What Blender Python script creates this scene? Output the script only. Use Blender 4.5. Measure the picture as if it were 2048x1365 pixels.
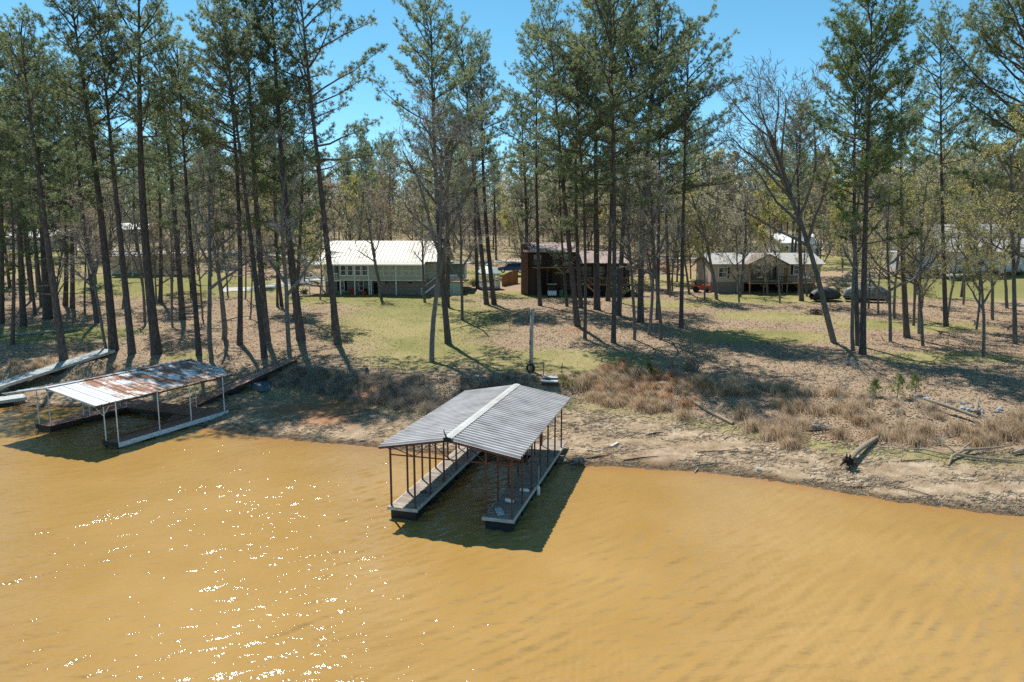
import bpy, math, random
import numpy as np
from mathutils import Vector, Matrix

C = bpy.context.scene.collection
for o in list(bpy.data.objects):
    bpy.data.objects.remove(o)
SC = bpy.context.scene

# ---------------------------------------------------------------- camera, sky, sun, exposure
cam_d = bpy.data.cameras.new('camera'); cam = bpy.data.objects.new('camera', cam_d); C.objects.link(cam)
cam.location = (0, 0, 12.0)
cam.rotation_euler = (math.radians(90 - 8.4), 0, 0)
cam_d.sensor_width = 36; cam_d.lens = 24.01; cam_d.clip_end = 4000; cam_d.clip_start = .5
SC.camera = cam
SUN_AZ, SUN_EL = math.radians(-26.5), math.radians(61.5)      # azimuth from +y towards +x
to_sun = Vector((math.sin(SUN_AZ) * math.cos(SUN_EL), math.cos(SUN_AZ) * math.cos(SUN_EL), math.sin(SUN_EL)))
sd = bpy.data.lights.new('sun', 'SUN'); sun = bpy.data.objects.new('sun', sd); C.objects.link(sun)
sd.energy = 4.9; sd.angle = math.radians(.53); sd.color = (1, .945, .86)
sun.rotation_euler = (-to_sun).to_track_quat('-Z', 'Y').to_euler(); sun.location = (-60, 120, 120)
W = bpy.data.worlds.new('World'); SC.world = W; W.use_nodes = True
nt = W.node_tree; nt.nodes.clear()
sky = nt.nodes.new('ShaderNodeTexSky'); sky.sky_type = 'NISHITA'; sky.sun_disc = False
sky.sun_elevation = SUN_EL; sky.sun_rotation = SUN_AZ; sky.altitude = 100
sky.air_density = .7; sky.dust_density = .0; sky.ozone_density = 3.0
bg = nt.nodes.new('ShaderNodeBackground'); bg.inputs[1].default_value = .13
wo = nt.nodes.new('ShaderNodeOutputWorld')
hsv = nt.nodes.new('ShaderNodeHueSaturation'); hsv.inputs['Hue'].default_value = .472; hsv.inputs['Saturation'].default_value = 1.14
nt.links.new(sky.outputs[0], hsv.inputs['Color']); nt.links.new(hsv.outputs[0], bg.inputs[0]); nt.links.new(bg.outputs[0], wo.inputs[0])
SC.view_settings.view_transform = 'Standard'; SC.view_settings.look = 'None'
SC.view_settings.exposure = 0.45; SC.view_settings.gamma = 1
SC.cycles.use_denoising = False
SC.cycles.max_bounces = 5; SC.cycles.diffuse_bounces = 3; SC.cycles.glossy_bounces = 2; SC.cycles.transmission_bounces = 2
SC.cycles.sample_clamp_indirect = 6

# ---------------------------------------------------------------- terrain height
#TERRAIN-BEGIN
def _hash(ix, iy, s):
    v = np.sin(ix * 127.1 + iy * 311.7 + s * 74.7) * 43758.5453
    return v - np.floor(v)
def vnoise(x, y, s=0):
    x = np.asarray(x, float); y = np.asarray(y, float)
    ix = np.floor(x); iy = np.floor(y); fx = x - ix; fy = y - iy
    fx = fx * fx * (3 - 2 * fx); fy = fy * fy * (3 - 2 * fy)
    a = _hash(ix, iy, s); b = _hash(ix + 1, iy, s); c = _hash(ix, iy + 1, s); d = _hash(ix + 1, iy + 1, s)
    return (a * (1 - fx) + b * fx) * (1 - fy) + (c * (1 - fx) + d * fx) * fy
def fbm(x, y, s=0, o=4):
    x = np.asarray(x, float); y = np.asarray(y, float); r = 0; a = .5
    for i in range(o):
        r = r + a * vnoise(x * 2 ** i, y * 2 ** i, s + i); a *= .5
    return r
def sst(a, b, x):
    t = np.clip((x - a) / (b - a), 0, 1); return t * t * (3 - 2 * t)
# shoreline, foot of the bank and crest of the bank as y over x (metres, camera foot at the origin)
SX = [-400, -80, -37, -31.7, -25.5, -18.6, -16.2, -12.1, -7.7, -4.7, -1.7, 2.9, 4.7, 9.8, 13.3, 16.1, 18.9, 22.5, 40, 90, 400]
SY = [80, 56, 48.5, 48.3, 46.2, 42.2, 41, 39.7, 38.6, 37.5, 36.2, 35.6, 35.3, 34.3, 33, 31.1, 29.8, 28.5, 24, 20, 20]
FX = [-400, -80, -39.7, -31, -22.3, -16.5, -11.7, -5.9, -2.6, 4.6, 7.8, 13.3, 16.6, 19.9, 27, 45, 90, 400]
FY = [88, 62, 52.9, 54, 52, 51.5, 48, 45.2, 46.5, 48, 46, 41.5, 38.2, 36.3, 34.9, 30, 26, 26]
CX = [-400, -80, -41, -32, -18.6, -12, -4.5, 2.4, 8.6, 16.8, 22.3, 26.4, 30, 45, 90, 400]
CY = [92, 65, 54.8, 55.8, 54, 50.4, 48.4, 49.8, 50.5, 47, 44.1, 42.3, 39.5, 35, 31, 31]
YK = [56, 62, 80, 92, 100, 106, 115, 130, 160, 200, 300, 600, 1600]
ZK = [2.15, 2.5, 3.4, 4.05, 4.4, 4.75, 5.5, 7.0, 9.3, 11.6, 15.5, 21, 26]
def T(x, y):
    x = np.asarray(x, float); y = np.asarray(y, float)
    wob = (fbm(x * .35, x * 0 + 3.3, 5, 3) - .45) * .9
    s = np.interp(x, SX, SY) + wob * .5 + (fbm(x * 1.3, x * 0 + 9.1, 7, 4) - .47) * .7; f = np.interp(x, FX, FY) + wob * .7; c = np.interp(x, CX, CY) + wob * .6
    c = np.maximum(c, f + 1.2)
    under = -(s - y) * .22
    tb = np.clip((y - s) / np.maximum(f - s, .5), 0, 1)
    beach = .85 * tb ** 1.15
    tk = sst(0, 1, (y - f) / (c - f))
    bank = .85 + 1.0 * tk
    ty = np.clip((y - c) / np.maximum(62 - c, 3), 0, 1)
    yard = np.interp(y, YK, ZK)
    up = 1.85 + (np.maximum(yard, 2.5) - 1.85) * ty
    z = np.where(y < s, np.maximum(under, -3), np.where(y < f, beach, np.where(y < c, bank, up)))
    r = sst(42, 58, x); z = z + r * 1.7 * sst(94, 108, y)
    l = sst(-34, -60, x); z = z + l * 1.6 * sst(70, 120, y)
    # gentle mound under the middle pine group
    z = z + .55 * np.exp(-(((x - 7) / 9) ** 2 + ((y - 74) / 12) ** 2)) + .35 * np.exp(-(((x + 24) / 12) ** 2 + ((y - 66) / 8) ** 2))
    n = (fbm(x * .22, y * .22, 11, 3) - .44) * .5 * sst(0, 3, y - c)
    n2 = (fbm(x * .9, y * .9, 21, 3) - .44) * .16 * sst(-1.0, 1.5, y - s)
    return z + n + n2
#TERRAIN-END
def Tz(x, y): return float(T(x, y))

# ---------------------------------------------------------------- helpers
def obj(name, me, mat=None, parent=None, kind=None):
    o = bpy.data.objects.new(name, me); C.objects.link(o)
    if mat is not None and not me.materials: me.materials.append(mat)
    if parent is not None: o.parent = parent
    if kind: o['kind'] = kind
    return o
def tag(o, label, cat, group=None):
    o['label'] = label; o['category'] = cat
    if group: o['group'] = group
    return o
def thing(name, label, cat, loc=(0, 0, 0), rz=0, group=None):
    o = bpy.data.objects.new(name, None); C.objects.link(o)
    o.empty_display_size = .2; o.location = loc; o.rotation_euler = (0, 0, rz)
    return tag(o, label, cat, group)
class MB:
    def __init__(s): s.v = []; s.f = []
    def add(s, vs, fs):
        n = len(s.v); s.v += [tuple(map(float, p)) for p in vs]; s.f += [tuple(i + n for i in f) for f in fs]; return s
    def box(s, x0, x1, y0, y1, z0, z1):
        return s.add([(x0, y0, z0), (x1, y0, z0), (x1, y1, z0), (x0, y1, z0), (x0, y0, z1), (x1, y0, z1), (x1, y1, z1), (x0, y1, z1)],
                     [(0, 3, 2, 1), (4, 5, 6, 7), (0, 1, 5, 4), (1, 2, 6, 5), (2, 3, 7, 6), (3, 0, 4, 7)])
    def bar(s, a, b, w, h=None, up=(0, 0, 1)):
        a, b = Vector(a), Vector(b); h = h or w; d = (b - a).normalized(); u = Vector(up)
        if abs(d.dot(u)) > .98: u = Vector((0, 1, 0))
        x = d.cross(u).normalized() * (w / 2); z = x.cross(d).normalized() * (h / 2)
        vs = [a - x - z, a + x - z, a + x + z, a - x + z, b - x - z, b + x - z, b + x + z, b - x + z]
        return s.add(vs, [(0, 1, 2, 3), (7, 6, 5, 4), (0, 4, 5, 1), (1, 5, 6, 2), (2, 6, 7, 3), (3, 7, 4, 0)])
    def tube(s, pts, rad, n=8, cap=True):
        pts = [Vector(p) for p in pts]; k = len(pts); vs = []; fs = []
        ref = Vector((1, 0, 0)) if abs((pts[-1] - pts[0]).normalized().x) < .8 else Vector((0, 1, 0))
        for i, p in enumerate(pts):
            d = (pts[min(i + 1, k - 1)] - pts[max(i - 1, 0)]).normalized()
            x = (ref - d * ref.dot(d)).normalized(); y = d.cross(x)
            r = rad[i] if hasattr(rad, '__len__') else rad
            for j in range(n):
                a = 2 * math.pi * j / n; vs.append(p + x * (math.cos(a) * r) + y * (math.sin(a) * r))
        for i in range(k - 1):
            for j in range(n):
                j2 = (j + 1) % n; fs.append((i * n + j, i * n + j2, (i + 1) * n + j2, (i + 1) * n + j))
        if cap: fs.append(tuple(range(n - 1, -1, -1))); fs.append(tuple((k - 1) * n + j for j in range(n)))
        return s.add(vs, fs)
    def lathe(s, prof, n=16, c=(0, 0, 0)):
        vs = []; fs = []; k = len(prof)
        for r, z in prof:
            for j in range(n):
                a = 2 * math.pi * j / n; vs.append((c[0] + r * math.cos(a), c[1] + r * math.sin(a), c[2] + z))
        for i in range(k - 1):
            for j in range(n):
                j2 = (j + 1) % n; fs.append((i * n + j, i * n + j2, (i + 1) * n + j2, (i + 1) * n + j))
        return s.add(vs, fs)
    def prism(s, poly, x0, x1, axis='x'):
        """poly of (a, b) extruded along an axis: x -> (y,z), y -> (x,z)"""
        n = len(poly)
        if axis == 'x': vs = [(x0, a, b) for a, b in poly] + [(x1, a, b) for a, b in poly]
        else: vs = [(a, x0, b) for a, b in poly] + [(a, x1, b) for a, b in poly]
        fs = [tuple(range(n)), tuple(range(2 * n - 1, n - 1, -1))]
        fs += [(i, (i + 1) % n + 0, (i + 1) % n + n, i + n) for i in range(n)]
        return s.add(vs, fs)
    def mesh(s, name, smooth=False):
        me = bpy.data.meshes.new(name); me.from_pydata(s.v, [], s.f); me.update()
        if smooth:
            me.polygons.foreach_set('use_smooth', [True] * len(me.polygons))
        return me
    def build(s, name, mat, parent=None, smooth=False, kind=None):
        return obj(name, s.mesh(name, smooth), mat, parent, kind)
def np_mesh(name, V, F, smooth=False):
    """V (n,3), F (m,k) all faces with k corners"""
    me = bpy.data.meshes.new(name); V = np.asarray(V, np.float32); F = np.asarray(F, np.int32)
    m, k = F.shape
    me.vertices.add(len(V)); me.vertices.foreach_set('co', V.ravel())
    me.loops.add(m * k); me.loops.foreach_set('vertex_index', F.ravel())
    me.polygons.add(m); me.polygons.foreach_set('loop_start', np.arange(0, m * k, k, dtype=np.int32))
    me.update(calc_edges=True)
    me.polygons.foreach_set('use_smooth', np.full(m, bool(smooth)))
    return me

# ---------------------------------------------------------------- materials
def nodes(name):
    m = bpy.data.materials.new(name); m.use_nodes = True; t = m.node_tree; t.nodes.clear()
    out = t.nodes.new('ShaderNodeOutputMaterial'); b = t.nodes.new('ShaderNodeBsdfPrincipled')
    t.links.new(b.outputs[0], out.inputs[0]); return m, t, b, out
def N(t, typ, **kw):
    n = t.nodes.new(typ)
    for k, v in kw.items():
        if k.startswith('i_'):
            key = k[2:]; key = int(key) if key.isdigit() else key
            n.inputs[key].default_value = v
        else: setattr(n, k, v)
    return n
def rgba(c): return (c[0], c[1], c[2], 1)
def ramp(t, fac, stops):
    r = t.nodes.new('ShaderNodeValToRGB'); e = r.color_ramp.elements
    while len(e) < len(stops): e.new(.5)
    for q, (p, c) in zip(e, stops): q.position = p; q.color = rgba(c)
    t.links.new(fac, r.inputs[0]); return r.outputs[0]
def coords(t, scale=(1, 1, 1), rot=(0, 0, 0), rnd=True):
    tc = N(t, 'ShaderNodeTexCoord'); mp = N(t, 'ShaderNodeMapping'); mp.inputs['Scale'].default_value = scale
    mp.inputs['Rotation'].default_value = rot; t.links.new(tc.outputs['Object'], mp.inputs[0])
    if rnd:
        oi = N(t, 'ShaderNodeObjectInfo'); mu = N(t, 'ShaderNodeMath', operation='MULTIPLY'); mu.inputs[1].default_value = 57.
        t.links.new(oi.outputs['Random'], mu.inputs[0]); t.links.new(mu.outputs[0], mp.inputs['Location'])
    return mp.outputs[0]
def noise(t, vec, scale, detail=4, rough=.6):
    n = N(t, 'ShaderNodeTexNoise'); n.inputs['Scale'].default_value = scale; n.inputs['Detail'].default_value = detail
    n.inputs['Roughness'].default_value = rough; t.links.new(vec, n.inputs['Vector']); return n.outputs['Fac']
def M(name, stops, scale=3, rough=.75, metal=0, bump=0, bscale=None, stretch=(1, 1, 1), spec=.4, detail=5, objvar=0):
    m, t, b, out = nodes(name); v = coords(t, stretch)
    f = noise(t, v, scale, detail)
    if isinstance(stops[0], (int, float)): stops = [(.3, [c * .8 for c in stops]), (.7, [c * 1.12 for c in stops])]
    col = ramp(t, f, stops)
    if objvar:
        oi = N(t, 'ShaderNodeObjectInfo'); hs = N(t, 'ShaderNodeHueSaturation'); mr = N(t, 'ShaderNodeMapRange')
        mr.inputs['To Min'].default_value = 1 - objvar; mr.inputs['To Max'].default_value = 1 + objvar
        t.links.new(oi.outputs['Random'], mr.inputs[0]); t.links.new(mr.outputs[0], hs.inputs['Value']); t.links.new(col, hs.inputs['Color']); col = hs.outputs[0]
    t.links.new(col, b.inputs['Base Color'])
    b.inputs['Roughness'].default_value = rough; b.inputs['Metallic'].default_value = metal; b.inputs['Specular IOR Level'].default_value = spec
    if bump:
        f2 = noise(t, v, bscale or scale * 3, 4); bp = N(t, 'ShaderNodeBump'); bp.inputs['Distance'].default_value = bump
        t.links.new(f2, bp.inputs['Height']); t.links.new(bp.outputs[0], b.inputs['Normal'])
    return m
def M_leaf(name, stops, scale, transl=.35, rough=.5, spec=.35, tint=(1, 1, 1), objvar=.12):
    m, t, b, out = nodes(name); v = coords(t)
    col = ramp(t, noise(t, v, scale, 3, .7), stops)
    oi = N(t, 'ShaderNodeObjectInfo'); hs = N(t, 'ShaderNodeHueSaturation'); mr = N(t, 'ShaderNodeMapRange')
    mr.inputs['To Min'].default_value = 1 - objvar; mr.inputs['To Max'].default_value = 1 + objvar
    t.links.new(oi.outputs['Random'], mr.inputs[0]); t.links.new(mr.outputs[0], hs.inputs['Value']); t.links.new(col, hs.inputs['Color'])
    t.links.new(hs.outputs[0], b.inputs['Base Color']); b.inputs['Roughness'].default_value = rough; b.inputs['Specular IOR Level'].default_value = spec
    tr = N(t, 'ShaderNodeBsdfTranslucent'); t.links.new(hs.outputs[0], tr.inputs[0])
    mx = N(t, 'ShaderNodeMixShader'); mx.inputs[0].default_value = transl
    t.links.new(b.outputs[0], mx.inputs[1]); t.links.new(tr.outputs[0], mx.inputs[2]); t.links.new(mx.outputs[0], out.inputs[0])
    return m
MAT = dict(
    bark=M('pine_bark', [(.25, (.035, .029, .027)), (.5, (.085, .07, .064)), (.75, (.17, .145, .132))], 9, .9, 0, .03, 14, (1, 1, .28), objvar=.22),
    bark2=M('hardwood_bark', [(.25, (.07, .063, .056)), (.55, (.155, .142, .128)), (.8, (.3, .28, .255))], 7, .9, 0, .02, 16, (1, 1, .4), objvar=.2),
    needle=M_leaf('pine_needles', [(.25, (.125, .165, .075)), (.5, (.21, .26, .125)), (.72, (.4, .43, .22))], .9, .6, .42, .45),
    needle_g=M_leaf('bright_pine_needles', [(.25, (.08, .13, .04)), (.5, (.14, .205, .065)), (.75, (.25, .31, .11))], .9, .55, .45, .4),
    needle_d=M_leaf('dark_pine_needles', [(.25, (.065, .11, .05)), (.5, (.115, .165, .075)), (.75, (.2, .24, .11))], .9, .5, .45, .4),
    bud_tan=M_leaf('tan_buds', [(.3, (.33, .3, .19)), (.5, (.46, .43, .27)), (.7, (.58, .54, .36))], .7, .62, .7, .2),
    bud_yel=M_leaf('yellow_green_buds', [(.3, (.36, .35, .11)), (.5, (.5, .47, .16)), (.72, (.64, .54, .18))], .8, .6, .6, .2),
    bud_red=M_leaf('russet_buds', [(.3, (.3, .22, .15)), (.5, (.42, .33, .23)), (.7, (.52, .43, .32))], .7, .55, .7, .2),
    twig=M('twig_bark', [(.3, (.2, .18, .155)), (.7, (.42, .385, .345))], 4, .9, objvar=.2),
    drygrass=M_leaf('dry_grass_blades', [(.25, (.34, .23, .14)), (.5, (.57, .43, .29)), (.75, (.74, .62, .46))], 1.3, .55, .7, .2),
    redgrass=M_leaf('russet_grass_blades', [(.25, (.3, .17, .09)), (.5, (.5, .31, .18)), (.75, (.66, .49, .32))], 1.3, .5, .7, .2),
    brush=M_leaf('grey_brush_twigs', [(.3, (.2, .165, .13)), (.6, (.36, .31, .25)), (.8, (.52, .46, .38))], 1.5, .25, .85, .2),
    greengrass=M_leaf('green_grass_blades', [(.3, (.13, .14, .045)), (.5, (.27, .25, .1)), (.75, (.44, .39, .2))], 1.2, .35, .7, .2),
    leaf=M_leaf('fallen_leaves', [(.3, (.16, .1, .065)), (.5, (.38, .27, .18)), (.66, (.62, .48, .34)), (.8, (.78, .65, .5))], 37, .15, .75, .3),
    driftwood=M('driftwood', [(.3, (.14, .11, .08)), (.55, (.3, .245, .175)), (.8, (.48, .41, .31))], 6, .85, 0, .015, 18, (3, 3, .6)),
    darkroot=M('dark_root', (.05, .036, .028), 6, .95, 0, .02, 12),
    debris=M('beach_debris', [(.3, (.11, .08, .055)), (.5, (.28, .22, .15)), (.75, (.5, .42, .31))], 2.3, .9, objvar=.1),
    rust=M('rusty_steel', [(.3, (.07, .034, .027)), (.55, (.125, .062, .048)), (.8, (.2, .115, .09))], 6, .8, .1, .002, 30),
    whitepost=M('white_painted_steel', [(.3, (.5, .5, .5)), (.6, (.78, .79, .8))], 5, .45, 0),
    deckwood=M('dock_planks', [(.3, (.17, .14, .115)), (.55, (.31, .26, .215)), (.8, (.46, .4, .34))], 2.5, .85, 0, .004, 30, (1, 6, 6), objvar=.18),
    deckred=M('brown_stained_planks', [(.3, (.24, .12, .085)), (.55, (.38, .21, .155)), (.8, (.5, .32, .25))], 2.2, .8, 0, .004, 30, (1, 5, 5), objvar=.15),
    deckgrey=M('weathered_grey_planks', [(.3, (.28, .31, .31)), (.55, (.43, .47, .47)), (.8, (.58, .61, .6))], 2.2, .85, 0, .004, 30, (1, 5, 5), objvar=.15),
    fascia=M('pale_board', [(.3, (.36, .34, .29)), (.7, (.58, .55, .48))], 4, .8),
    black=M('black_float', (.018, .018, .02), 3, .55),
    floatgrey=M('grey_float', [(.3, (.09, .09, .085)), (.7, (.2, .2, .19))], 3, .8),
    tin=M('weathered_tin', [(.25, (.23, .21, .205)), (.5, (.36, .345, .34)), (.75, (.47, .455, .445))], .9, .5, .0, 0, spec=.5),
    tincap=M('ridge_cap_tin', [(.3, (.36, .36, .34)), (.7, (.52, .52, .5))], 1.5, .5, .0),
    white=M('white_paint', [(.3, (.66, .67, .66)), (.7, (.8, .81, .8))], 2, .55),
    glass=M('window_glass', (.02, .025, .03), 1, .08, spec=.6),
    sage=M('sage_siding', [(.3, (.32, .36, .3)), (.7, (.41, .45, .38))], 2, .7, stretch=(.2, .2, 6)),
    sagelow=M('grey_green_wall', (.2, .25, .22), 2, .75),
    teal=M('pale_teal_siding', (.32, .42, .38), 2, .7),
    brick=M('foundation_brick', [(.35, (.16, .13, .12)), (.65, (.32, .28, .26))], 9, .9),
    redbrick=M('red_brown_brick', [(.35, (.13, .06, .042)), (.65, (.24, .13, .1))], 9, .9),
    creamroof=M('cream_metal_roof', [(.3, (.34, .32, .265)), (.7, (.43, .405, .34))], 1, .5),
    pinkroof=M('faded_red_metal_roof', [(.35, (.2, .13, .115)), (.65, (.36, .27, .24))], .7, .55),
    darkwood=M('dark_brown_wood', [(.3, (.035, .02, .015)), (.7, (.075, .042, .03))], 3, .8),
    deckpine=M('honey_brown_wood', [(.3, (.18, .11, .06)), (.7, (.34, .22, .13))], 3, .8),
    beige=M('beige_siding', [(.3, (.4, .35, .3)), (.7, (.5, .44, .38))], 1.5, .7, stretch=(.2, .2, 6)),
    shingle=M('grey_shingle', [(.35, (.3, .29, .28)), (.65, (.44, .43, .41))], 5, .85),
    brownshingle=M('brown_shingle', [(.35, (.16, .12, .1)), (.65, (.25, .2, .17))], 5, .85),
    dark=M('near_black', (.012, .011, .011), 2, .9),  # plain near-black; on the porch and under-deck panels it stands for shade
    blueside=M('blue_grey_siding', [(.3, (.46, .52, .6)), (.7, (.56, .62, .7))], 1.5, .65, stretch=(.2, .2, 6)),
    navy=M('navy_paint', (.02, .05, .12), 2, .25, spec=.6),
    carblue=M('blue_car_paint', (.025, .07, .17), 2, .16, .3, spec=.6),
    rubber=M('black_rubber', (.015, .015, .016), 3, .8),
    chrome=M('bright_metal', (.6, .6, .62), 2, .2, .9),
    tealroof=M('teal_metal_roof', [(.3, (.24, .38, .36)), (.7, (.36, .5, .47))], 2, .5),
    orangewood=M('orange_fence_boards', [(.3, (.27, .13, .055)), (.7, (.42, .22, .1))], 4, .75, objvar=.15),
    red=M('red_plastic', (.35, .02, .025), 2, .4),
    orange=M('orange_paint', (.5, .06, .02), 2, .4),
    tan=M('tan_plastic', (.5, .42, .24), 2, .5),
    greenbin=M('green_plastic', (.05, .2, .12), 2, .5),
    silver=M('silver_tarp', [(.35, (.07, .075, .08)), (.6, (.2, .21, .21)), (.8, (.4, .42, .42))], 1.5, .5, 0, .06, 3),
    blacktarp=M('black_tarp', (.025, .027, .03), 2, .55, 0, .05, 4),
    bluehull=M('slate_blue_hull', (.08, .13, .17), 2, .5),
    concrete=M('concrete', [(.3, (.34, .33, .31)), (.7, (.48, .47, .44))], 1.5, .9),
    gravel=M('gravel_road', [(.35, (.3, .28, .25)), (.65, (.46, .44, .4))], 5, .95),
    rock=M('riprap_stone', [(.3, (.16, .18, .2)), (.7, (.38, .4, .43))], 3, .85, 0, .02, 8, objvar=.3),
    greywood=M('grey_post_wood', [(.3, (.26, .24, .21)), (.7, (.48, .45, .4))], 4, .85, 0, .01, 16, (3, 3, .4)),
    azalea=M_leaf('shrub_leaves', [(.3, (.03, .06, .02)), (.7, (.09, .13, .04))], 2, .3),
    lichen=M_leaf('olive_shrub_leaves', [(.3, (.1, .1, .045)), (.7, (.24, .22, .1))], 2, .35),
)
# rusty white roof of the left dock: white paint with rust patches, shaped by noise of their own
def rusty_roof():
    m, t, b, out = nodes('rusty_white_roof')
    tc = N(t, 'ShaderNodeTexCoord'); mp = N(t, 'ShaderNodeMapping'); mp.inputs['Scale'].default_value = (.7, 1.5, 1)
    t.links.new(tc.outputs['Object'], mp.inputs[0]); v = mp.outputs[0]
    n1 = noise(t, v, .8, 7, .68); n2 = noise(t, v, 5, 5, .7)
    ad = N(t, 'ShaderNodeMath', operation='MULTIPLY_ADD'); ad.inputs[1].default_value = .3; t.links.new(n2, ad.inputs[0]); t.links.new(n1, ad.inputs[2])
    sep = N(t, 'ShaderNodeSeparateXYZ'); t.links.new(tc.outputs['Object'], sep.inputs[0])
    mr = N(t, 'ShaderNodeMapRange'); mr.inputs['From Min'].default_value = -1.2; mr.inputs['From Max'].default_value = 1.4; mr.inputs['To Min'].default_value = -.24; mr.inputs['To Max'].default_value = 0.0
    t.links.new(sep.outputs['Y'], mr.inputs[0])
    a2 = N(t, 'ShaderNodeMath', operation='ADD'); t.links.new(ad.outputs[0], a2.inputs[0]); t.links.new(mr.outputs[0], a2.inputs[1])
    mr2 = N(t, 'ShaderNodeMapRange'); mr2.inputs['From Min'].default_value = .57; mr2.inputs['From Max'].default_value = .67; t.links.new(a2.outputs[0], mr2.inputs[0])
    rc = ramp(t, n2, [(.3, (.16, .075, .045)), (.6, (.3, .155, .095)), (.8, (.42, .26, .18))])
    mx = N(t, 'ShaderNodeMix', data_type='RGBA'); mx.inputs['A'].default_value = (.6, .63, .65, 1)
    t.links.new(mr2.outputs[0], mx.inputs['Factor']); t.links.new(rc, mx.inputs['B']); t.links.new(mx.outputs['Result'], b.inputs['Base Color'])
    r2 = N(t, 'ShaderNodeMapRange'); r2.inputs['To Min'].default_value = .35; r2.inputs['To Max'].default_value = .9; t.links.new(mr2.outputs[0], r2.inputs[0]); t.links.new(r2.outputs[0], b.inputs['Roughness'])
    return m
MAT['rustroof'] = rusty_roof()
def ground_mat():
    m, t, b, out = nodes('lake_shore_ground'); v = coords(t, rnd=False)
    at = N(t, 'ShaderNodeAttribute', attribute_name='zone'); sp = N(t, 'ShaderNodeSeparateColor'); t.links.new(at.outputs['Color'], sp.inputs[0])
    fine = noise(t, v, 9, 6, .75); mid = noise(t, v, 1.1, 5, .65); big = noise(t, v, .16, 4, .6); vf = noise(t, v, 26, 3, .7)
    litter = ramp(t, fine, [(.28, (.085, .058, .036)), (.45, (.25, .18, .115)), (.6, (.46, .355, .245)), (.76, (.7, .58, .43))])
    needles = ramp(t, mid, [(.3, (.24, .12, .085)), (.7, (.36, .23, .165))])
    mxl = N(t, 'ShaderNodeMix', data_type='RGBA', blend_type='MIX'); mrl = N(t, 'ShaderNodeMapRange'); mrl.inputs['From Min'].default_value = .45; mrl.inputs['From Max'].default_value = .7; mrl.inputs['To Max'].default_value = .28
    t.links.new(big, mrl.inputs[0]); t.links.new(mrl.outputs[0], mxl.inputs['Factor']); t.links.new(litter, mxl.inputs['A']); t.links.new(needles, mxl.inputs['B'])
    g1 = ramp(t, fine, [(.3, (.14, .125, .05)), (.5, (.3, .255, .115)), (.7, (.48, .41, .22))])
    g2 = ramp(t, fine, [(.3, (.115, .122, .038)), (.55, (.23, .22, .082)), (.75, (.36, .335, .145))])
    mxg = N(t, 'ShaderNodeMix', data_type='RGBA'); mrg = N(t, 'ShaderNodeMapRange'); mrg.inputs['From Min'].default_value = .42; mrg.inputs['From Max'].default_value = .66
    t.links.new(big, mrg.inputs[0]); t.links.new(mrg.outputs[0], mxg.inputs['Factor']); t.links.new(g1, mxg.inputs['A']); t.links.new(g2, mxg.inputs['B'])
    mxg2 = N(t, 'ShaderNodeMix', data_type='RGBA'); t.links.new(at.outputs['Alpha'], mxg2.inputs['Factor']); t.links.new(mxg.outputs['Result'], mxg2.inputs['A']); t.links.new(g2, mxg2.inputs['B'])
    sand = ramp(t, mid, [(.3, (.29, .205, .13)), (.5, (.44, .335, .225)), (.68, (.64, .515, .375))])
    sdark = ramp(t, vf, [(.38, (.26, .19, .12)), (.55, (.9, .9, .9))])
    mus = N(t, 'ShaderNodeMix', data_type='RGBA', blend_type='MULTIPLY'); mus.inputs['Factor'].default_value = .75; t.links.new(sand, mus.inputs['A']); t.links.new(sdark, mus.inputs['B'])
    clay = ramp(t, mid, [(.3, (.27, .12, .06)), (.7, (.42, .22, .12))])
    def thr(chan, wob, lo, hi):
        a = N(t, 'ShaderNodeMath', operation='MULTIPLY_ADD'); a.inputs[1].default_value = .5; t.links.new(wob, a.inputs[0]); t.links.new(chan, a.inputs[2])
        r = N(t, 'ShaderNodeMapRange'); r.inputs['From Min'].default_value = lo; r.inputs['From Max'].default_value = hi; t.links.new(a.outputs[0], r.inputs[0]); return r.outputs[0]
    mm = N(t, 'ShaderNodeMath', operation='MULTIPLY_ADD'); mm.inputs[1].default_value = .6; t.links.new(fine, mm.inputs[0]); 
    m2 = N(t, 'ShaderNodeMath', operation='MULTIPLY'); m2.inputs[1].default_value = .5; t.links.new(mid, m2.inputs[0]); t.links.new(m2.outputs[0], mm.inputs[2])
    def mix(f, a, bb):
        x = N(t, 'ShaderNodeMix', data_type='RGBA'); t.links.new(f, x.inputs['Factor']); t.links.new(a, x.inputs['A']); t.links.new(bb, x.inputs['B']); return x.outputs['Result']
    c = mix(thr(sp.outputs['Red'], mm.outputs[0], .58, .98), mxl.outputs['Result'], mxg2.outputs['Result'])
    c = mix(thr(sp.outputs['Green'], mm.outputs[0], .62, .9), c, mus.outputs['Result'])
    c = mix(thr(sp.outputs['Blue'], mm.outputs[0], .62, 1.0), c, clay)
    wt = N(t, 'ShaderNodeAttribute', attribute_name='wet'); mw = N(t, 'ShaderNodeMix', data_type='RGBA', blend_type='MULTIPLY'); mw.inputs['B'].default_value = (.42, .36, .3, 1)
    wn = N(t, 'ShaderNodeMath', operation='MULTIPLY_ADD'); wn.inputs[1].default_value = .8; t.links.new(mid, wn.inputs[0]); t.links.new(wt.outputs['Fac'], wn.inputs[2])
    wr_ = N(t, 'ShaderNodeMapRange'); wr_.inputs['From Min'].default_value = .75; wr_.inputs['From Max'].default_value = 1.2; t.links.new(wn.outputs[0], wr_.inputs[0]); t.links.new(wr_.outputs[0], mw.inputs['Factor']); t.links.new(c, mw.inputs['A']); c = mw.outputs['Result']
    t.links.new(c, b.inputs['Base Color']); b.inputs['Roughness'].default_value = .95; b.inputs['Specular IOR Level'].default_value = .1
    bp = N(t, 'ShaderNodeBump'); bp.inputs['Distance'].default_value = .09; bp.inputs['Strength'].default_value = .8
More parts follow.
